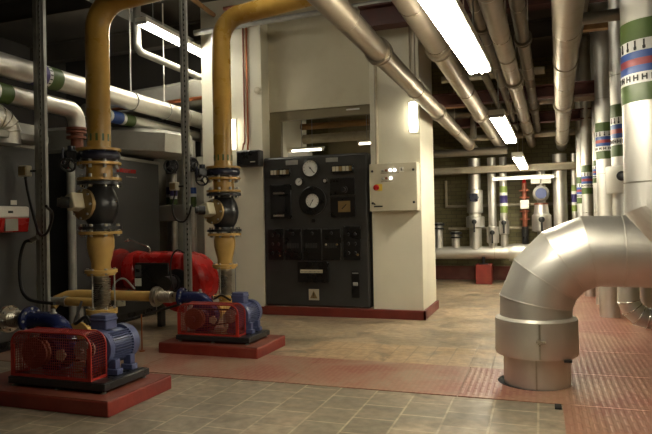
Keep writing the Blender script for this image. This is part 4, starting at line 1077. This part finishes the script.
part('mitre_seam', b, 'chrome', rv)
part('valve_jacket', MB().lathe((.85, 6.95, 1.58), Z, [(0, .12), (0, .185), (.01, .19), (.27, .19), (.28, .185), (.28, .12)], 32), 'white', rv)
part('valve_knob', MB().lathe((.80, 6.77, 1.75), (-.25, -.97, 0), [(0, .05), (.05, .05), (.06, .03)], 18), 'blackiron', rv)
right_riser(.76, 11.0, .085, 0, 4.74, 1.72, 'slim banded silver riser, fourth in the receding row at the right', .85, (1.4,), nmark=12)
right_riser(.85, 10.0, .075, 0, 4.74, 1.85, 'narrow banded silver riser between the second and fourth of the right row', .6, (1.4,), nmark=12)
right_riser(.73, 11.9, .085, 0, 4.74, 1.58, 'slim banded silver riser, second from the end of the right row', .85, (1.3,), nmark=12)
right_riser(1.15, 8.2, .11, 0, 4.74, 2.2, 'silver riser standing behind the banded row at the right', .8, (1.6,), nmark=14)
right_riser(1.12, 5.65, .10, 0, 4.75, 2.2, 'plain silver riser behind the wide riser at the right edge', .8, (2.0,), False)

# ------------------------------------------------------------------ header and risers by the back wall
HY = 12.9
r = root('pipe_header', 'long horizontal silver header along the back wall', 'pipe', (-1, HY, .5))
part('cladding', MB().cyl((-4.6, HY, .625), (2.4, HY, .635), .135, 36), 'alu', r)
for x in (-3.2, -2.2, -.9, .9): seam_ring(r, (x, HY, .63), X, .135)
b = MB(); b.lathe((-.62, HY, .63), X, [(0, .13), (0, .17), (.10, .185), (.36, .185), (.44, .17), (.44, .13)], 36); part('flange_jacket', b, 'alu', r)
def hriser(x, R, z1, label, jackets=(), bands=None, lever=None, zb=0, mat='alu', cap=False, gaug=False):
    r = root('riser_pipe', label, 'pipe', (x, HY, .70), 'risers on the back header')
    part('pipe', MB().cyl((x, HY, .70), (x, HY, z1), R, 26), mat, r)
    for (a, c, RR) in jackets: part('valve_jacket', MB().lathe((x, HY, a), Z, [(0, R), (.02, RR), (c-a-.02, RR), (c-a, R)], 24), mat, r)
    if bands: bandset(r, (x, HY, zb), Z, R, bands)
    if lever: 
        rj = max([R]+[j[2] for j in jackets])
        part('valve_lever', MB().lathe((x, HY-rj+.01, lever), -Y, [(0, .05), (.05, .05), (.06, .03)], 14).box(x-.018, x+.018, HY-rj-.06, HY-rj-.04, lever-.22, lever), 'blackiron', r)
    if gaug: part('thermometer', MB().lathe((x, HY-R+.01, 1.78), -Y, [(0, .10), (.06, .10)], 6).box(x-.08, x+.08, HY-R-.10, HY-R-.05, 1.70, 1.86), 'navyblk', r)
    if cap: part('flange', MB().lathe((x, HY, z1-.14), Z, [(0, R-.01), (0, R+.035), (.03, R+.035), (.03, R), (.08, R), (.08, R+.04), (.13, R+.04), (.13, R-.01)], 24), 'blackiron', r)
hriser(-2.05, .09, 1.27, 'short capped silver stub on the header next to the white pillar', cap=True)
hriser(-1.69, .085, 1.08, 'lower capped silver stub on the header, second from the pillar', cap=True)
hriser(-1.28, .125, 2.6, 'thick jacketed silver riser with a black thermometer on the header', ((1.15, 1.40, .19), (1.45, 1.95, .165)), lever=1.28, gaug=True)
hriser(-.93, .085, 2.6, 'plain silver riser with a lever valve jacket on the header', ((.82, 1.18, .125),), lever=1.05)
hriser(-.70, .075, 2.6, 'silver riser with green, white and violet bands on the header', ((1.0, 1.3, .10),), [(.14, 'bandlime'), (.06, 'bandwhite'), (.16, 'bandpurple'), (.06, 'bandwhite'), (.13, 'bandlime')], 1.25, 1.45)
hriser(.39, .135, 2.6, 'thickest plain silver riser on the header, right of the orange one')
hriser(.66, .06, 2.6, 'narrow silver riser with green bands right of the thickest header riser', (), [(.12, 'bandlime'), (.06, 'bandwhite'), (.16, 'bandpurple'), (.06, 'bandwhite'), (.12, 'bandlime')], None, 1.45)
# orange pipe and pump
r = root('orange_riser', 'thin orange-red riser with valves on the back header', 'pipe', (-.29, HY, .70))
part('pipe', MB().cyl((-.29, HY, 1.15), (-.29, HY, 2.05), .05, 18), 'orange', r)
part('lower_valve', MB().cyl((-.29, HY, .74), (-.29, HY, 1.16), .065, 16).cyl((-.29, HY-.12, 1.12), (-.29, HY, 1.12), .03, 10).box(-.305, -.275, HY-.14, HY-.12, .86, 1.14), 'blackiron', r)
part('valve_block', MB().box(-.375, -.205, HY-.12, HY+.08, 1.52, 1.70), 'white', r, .015)
b = MB()
for z in (1.30, 1.46, 1.74, 1.88): b.lathe((-.29, HY, z), Z, [(0, .04), (0, .10), (.03, .10), (.03, .04)], 18)
part('flange', b, 'orange', r)
part('red_tip', MB().lathe((-.29, HY, 2.05), Z, [(0, .05), (.10, .012)], 12), 'red', r)
r = root('circulation_pump', 'inline circulation pump with blue face and white jacket above the header', 'pump', (.03, HY, .70))
part('pipe', MB().cyl((.03, HY, .70), (.03, HY, 2.4), .085, 20), 'alu', r)
part('lower_jacket', MB().lathe((.03, HY, 1.05), Z, [(0, .09), (.02, .19), (.33, .19), (.37, .15), (.55, .13)], 26), 'alu', r)
part('motor', MB().lathe((.03, HY+.05, 1.82), -Y, [(0, .12), (.04, .16), (.22, .16), (.26, .12), (.26, .03)], 26), 'duct', r)
part('motor_face', MB().lathe((.03, HY-.21, 1.82), -Y, [(0, .11), (.012, .10)], 22), 'bluedk', r)
part('top_box', MB().box(-.16, .02, HY-.2, HY+.1, 2.02, 2.20).box(.04, .22, HY-.2, HY+.1, 2.02, 2.20), 'white', r, .01)
part('flange', MB().lathe((.03, HY, 1.60), Z, [(0, .08), (0, .14), (.03, .14), (.03, .08)], 22), 'orange', r)
part('valve_lever', MB().lathe((.03, HY-.20, 1.30), -Y, [(0, .06), (.05, .06), (.06, .03)], 14).box(.01, .05, HY-.27, HY-.25, 1.06, 1.30), 'blackiron', r)
r = root('pipe_support', 'red box support under the back header', 'support', (-1.11, HY-.05, 0))
part('block', MB().box(-1.27, -.95, HY-.28, HY+.18, 0, .40), 'redplinth', r, .01)
part('saddle', MB().cyl((-1.11, HY-.18, .40), (-1.11, HY-.18, .55), .03, 10).box(-1.2, -1.02, HY-.24, HY-.12, .40, .42), 'blackiron', r)
# thin pipes on the back wall
for z, x0, x1, lab in ((1.62, -1.0, .9, 'upper thin pale pipe crossing behind the header risers'), (1.13, -1.9, .2, 'lower thin pale pipe crossing behind the header risers')):
    thing('wall_pipe', MB().cyl((x0, 13.35, z), (x1, 13.35, z), .03, 12), 'pale', lab, 'pipe', 'thin pipes on the back wall')
thing('wall_frame', MB().tube([(-1.96, 13.5, 2.2), (-1.96, 13.5, 1.62), (-1.0, 13.5, 1.62)], .03, 10), 'pale', 'thin pale pipe bent at a right angle on the back brick wall', 'pipe')

# ------------------------------------------------------------------ light, camera, view
w = bpy.data.worlds.new('World'); bpy.context.scene.world = w; w.use_nodes = True
w.node_tree.nodes['Background'].inputs[0].default_value = (.05, .045, .035, 1); w.node_tree.nodes['Background'].inputs[1].default_value = .2

sc = bpy.context.scene
cam = bpy.data.cameras.new('camera'); co = bpy.data.objects.new('camera', cam); COL.objects.link(co)
cam.sensor_width = 36; cam.lens = 600/652*36; cam.clip_start = .05
d1 = Vector((214/600, 0, -1)).normalized()                 # world Y seen by the camera
up = Vector((1, .02, 0)).cross(d1).normalized()            # world Z
rt = d1.cross(up)                                          # world X
Rm = Matrix((rt, d1, up))                                  # camera -> world
co.matrix_world = Matrix.Translation((0, 0, 1.35)) @ Rm.to_4x4()
sc.camera = co
sc.view_settings.view_transform = 'Standard'; sc.view_settings.look = 'None'; sc.view_settings.gamma = 1
sc.view_settings.exposure = 1.7; sc.view_settings.use_curve_mapping = False
sc.cycles.max_bounces = 8; sc.cycles.use_denoising = True; sc.cycles.sample_clamp_indirect = 6
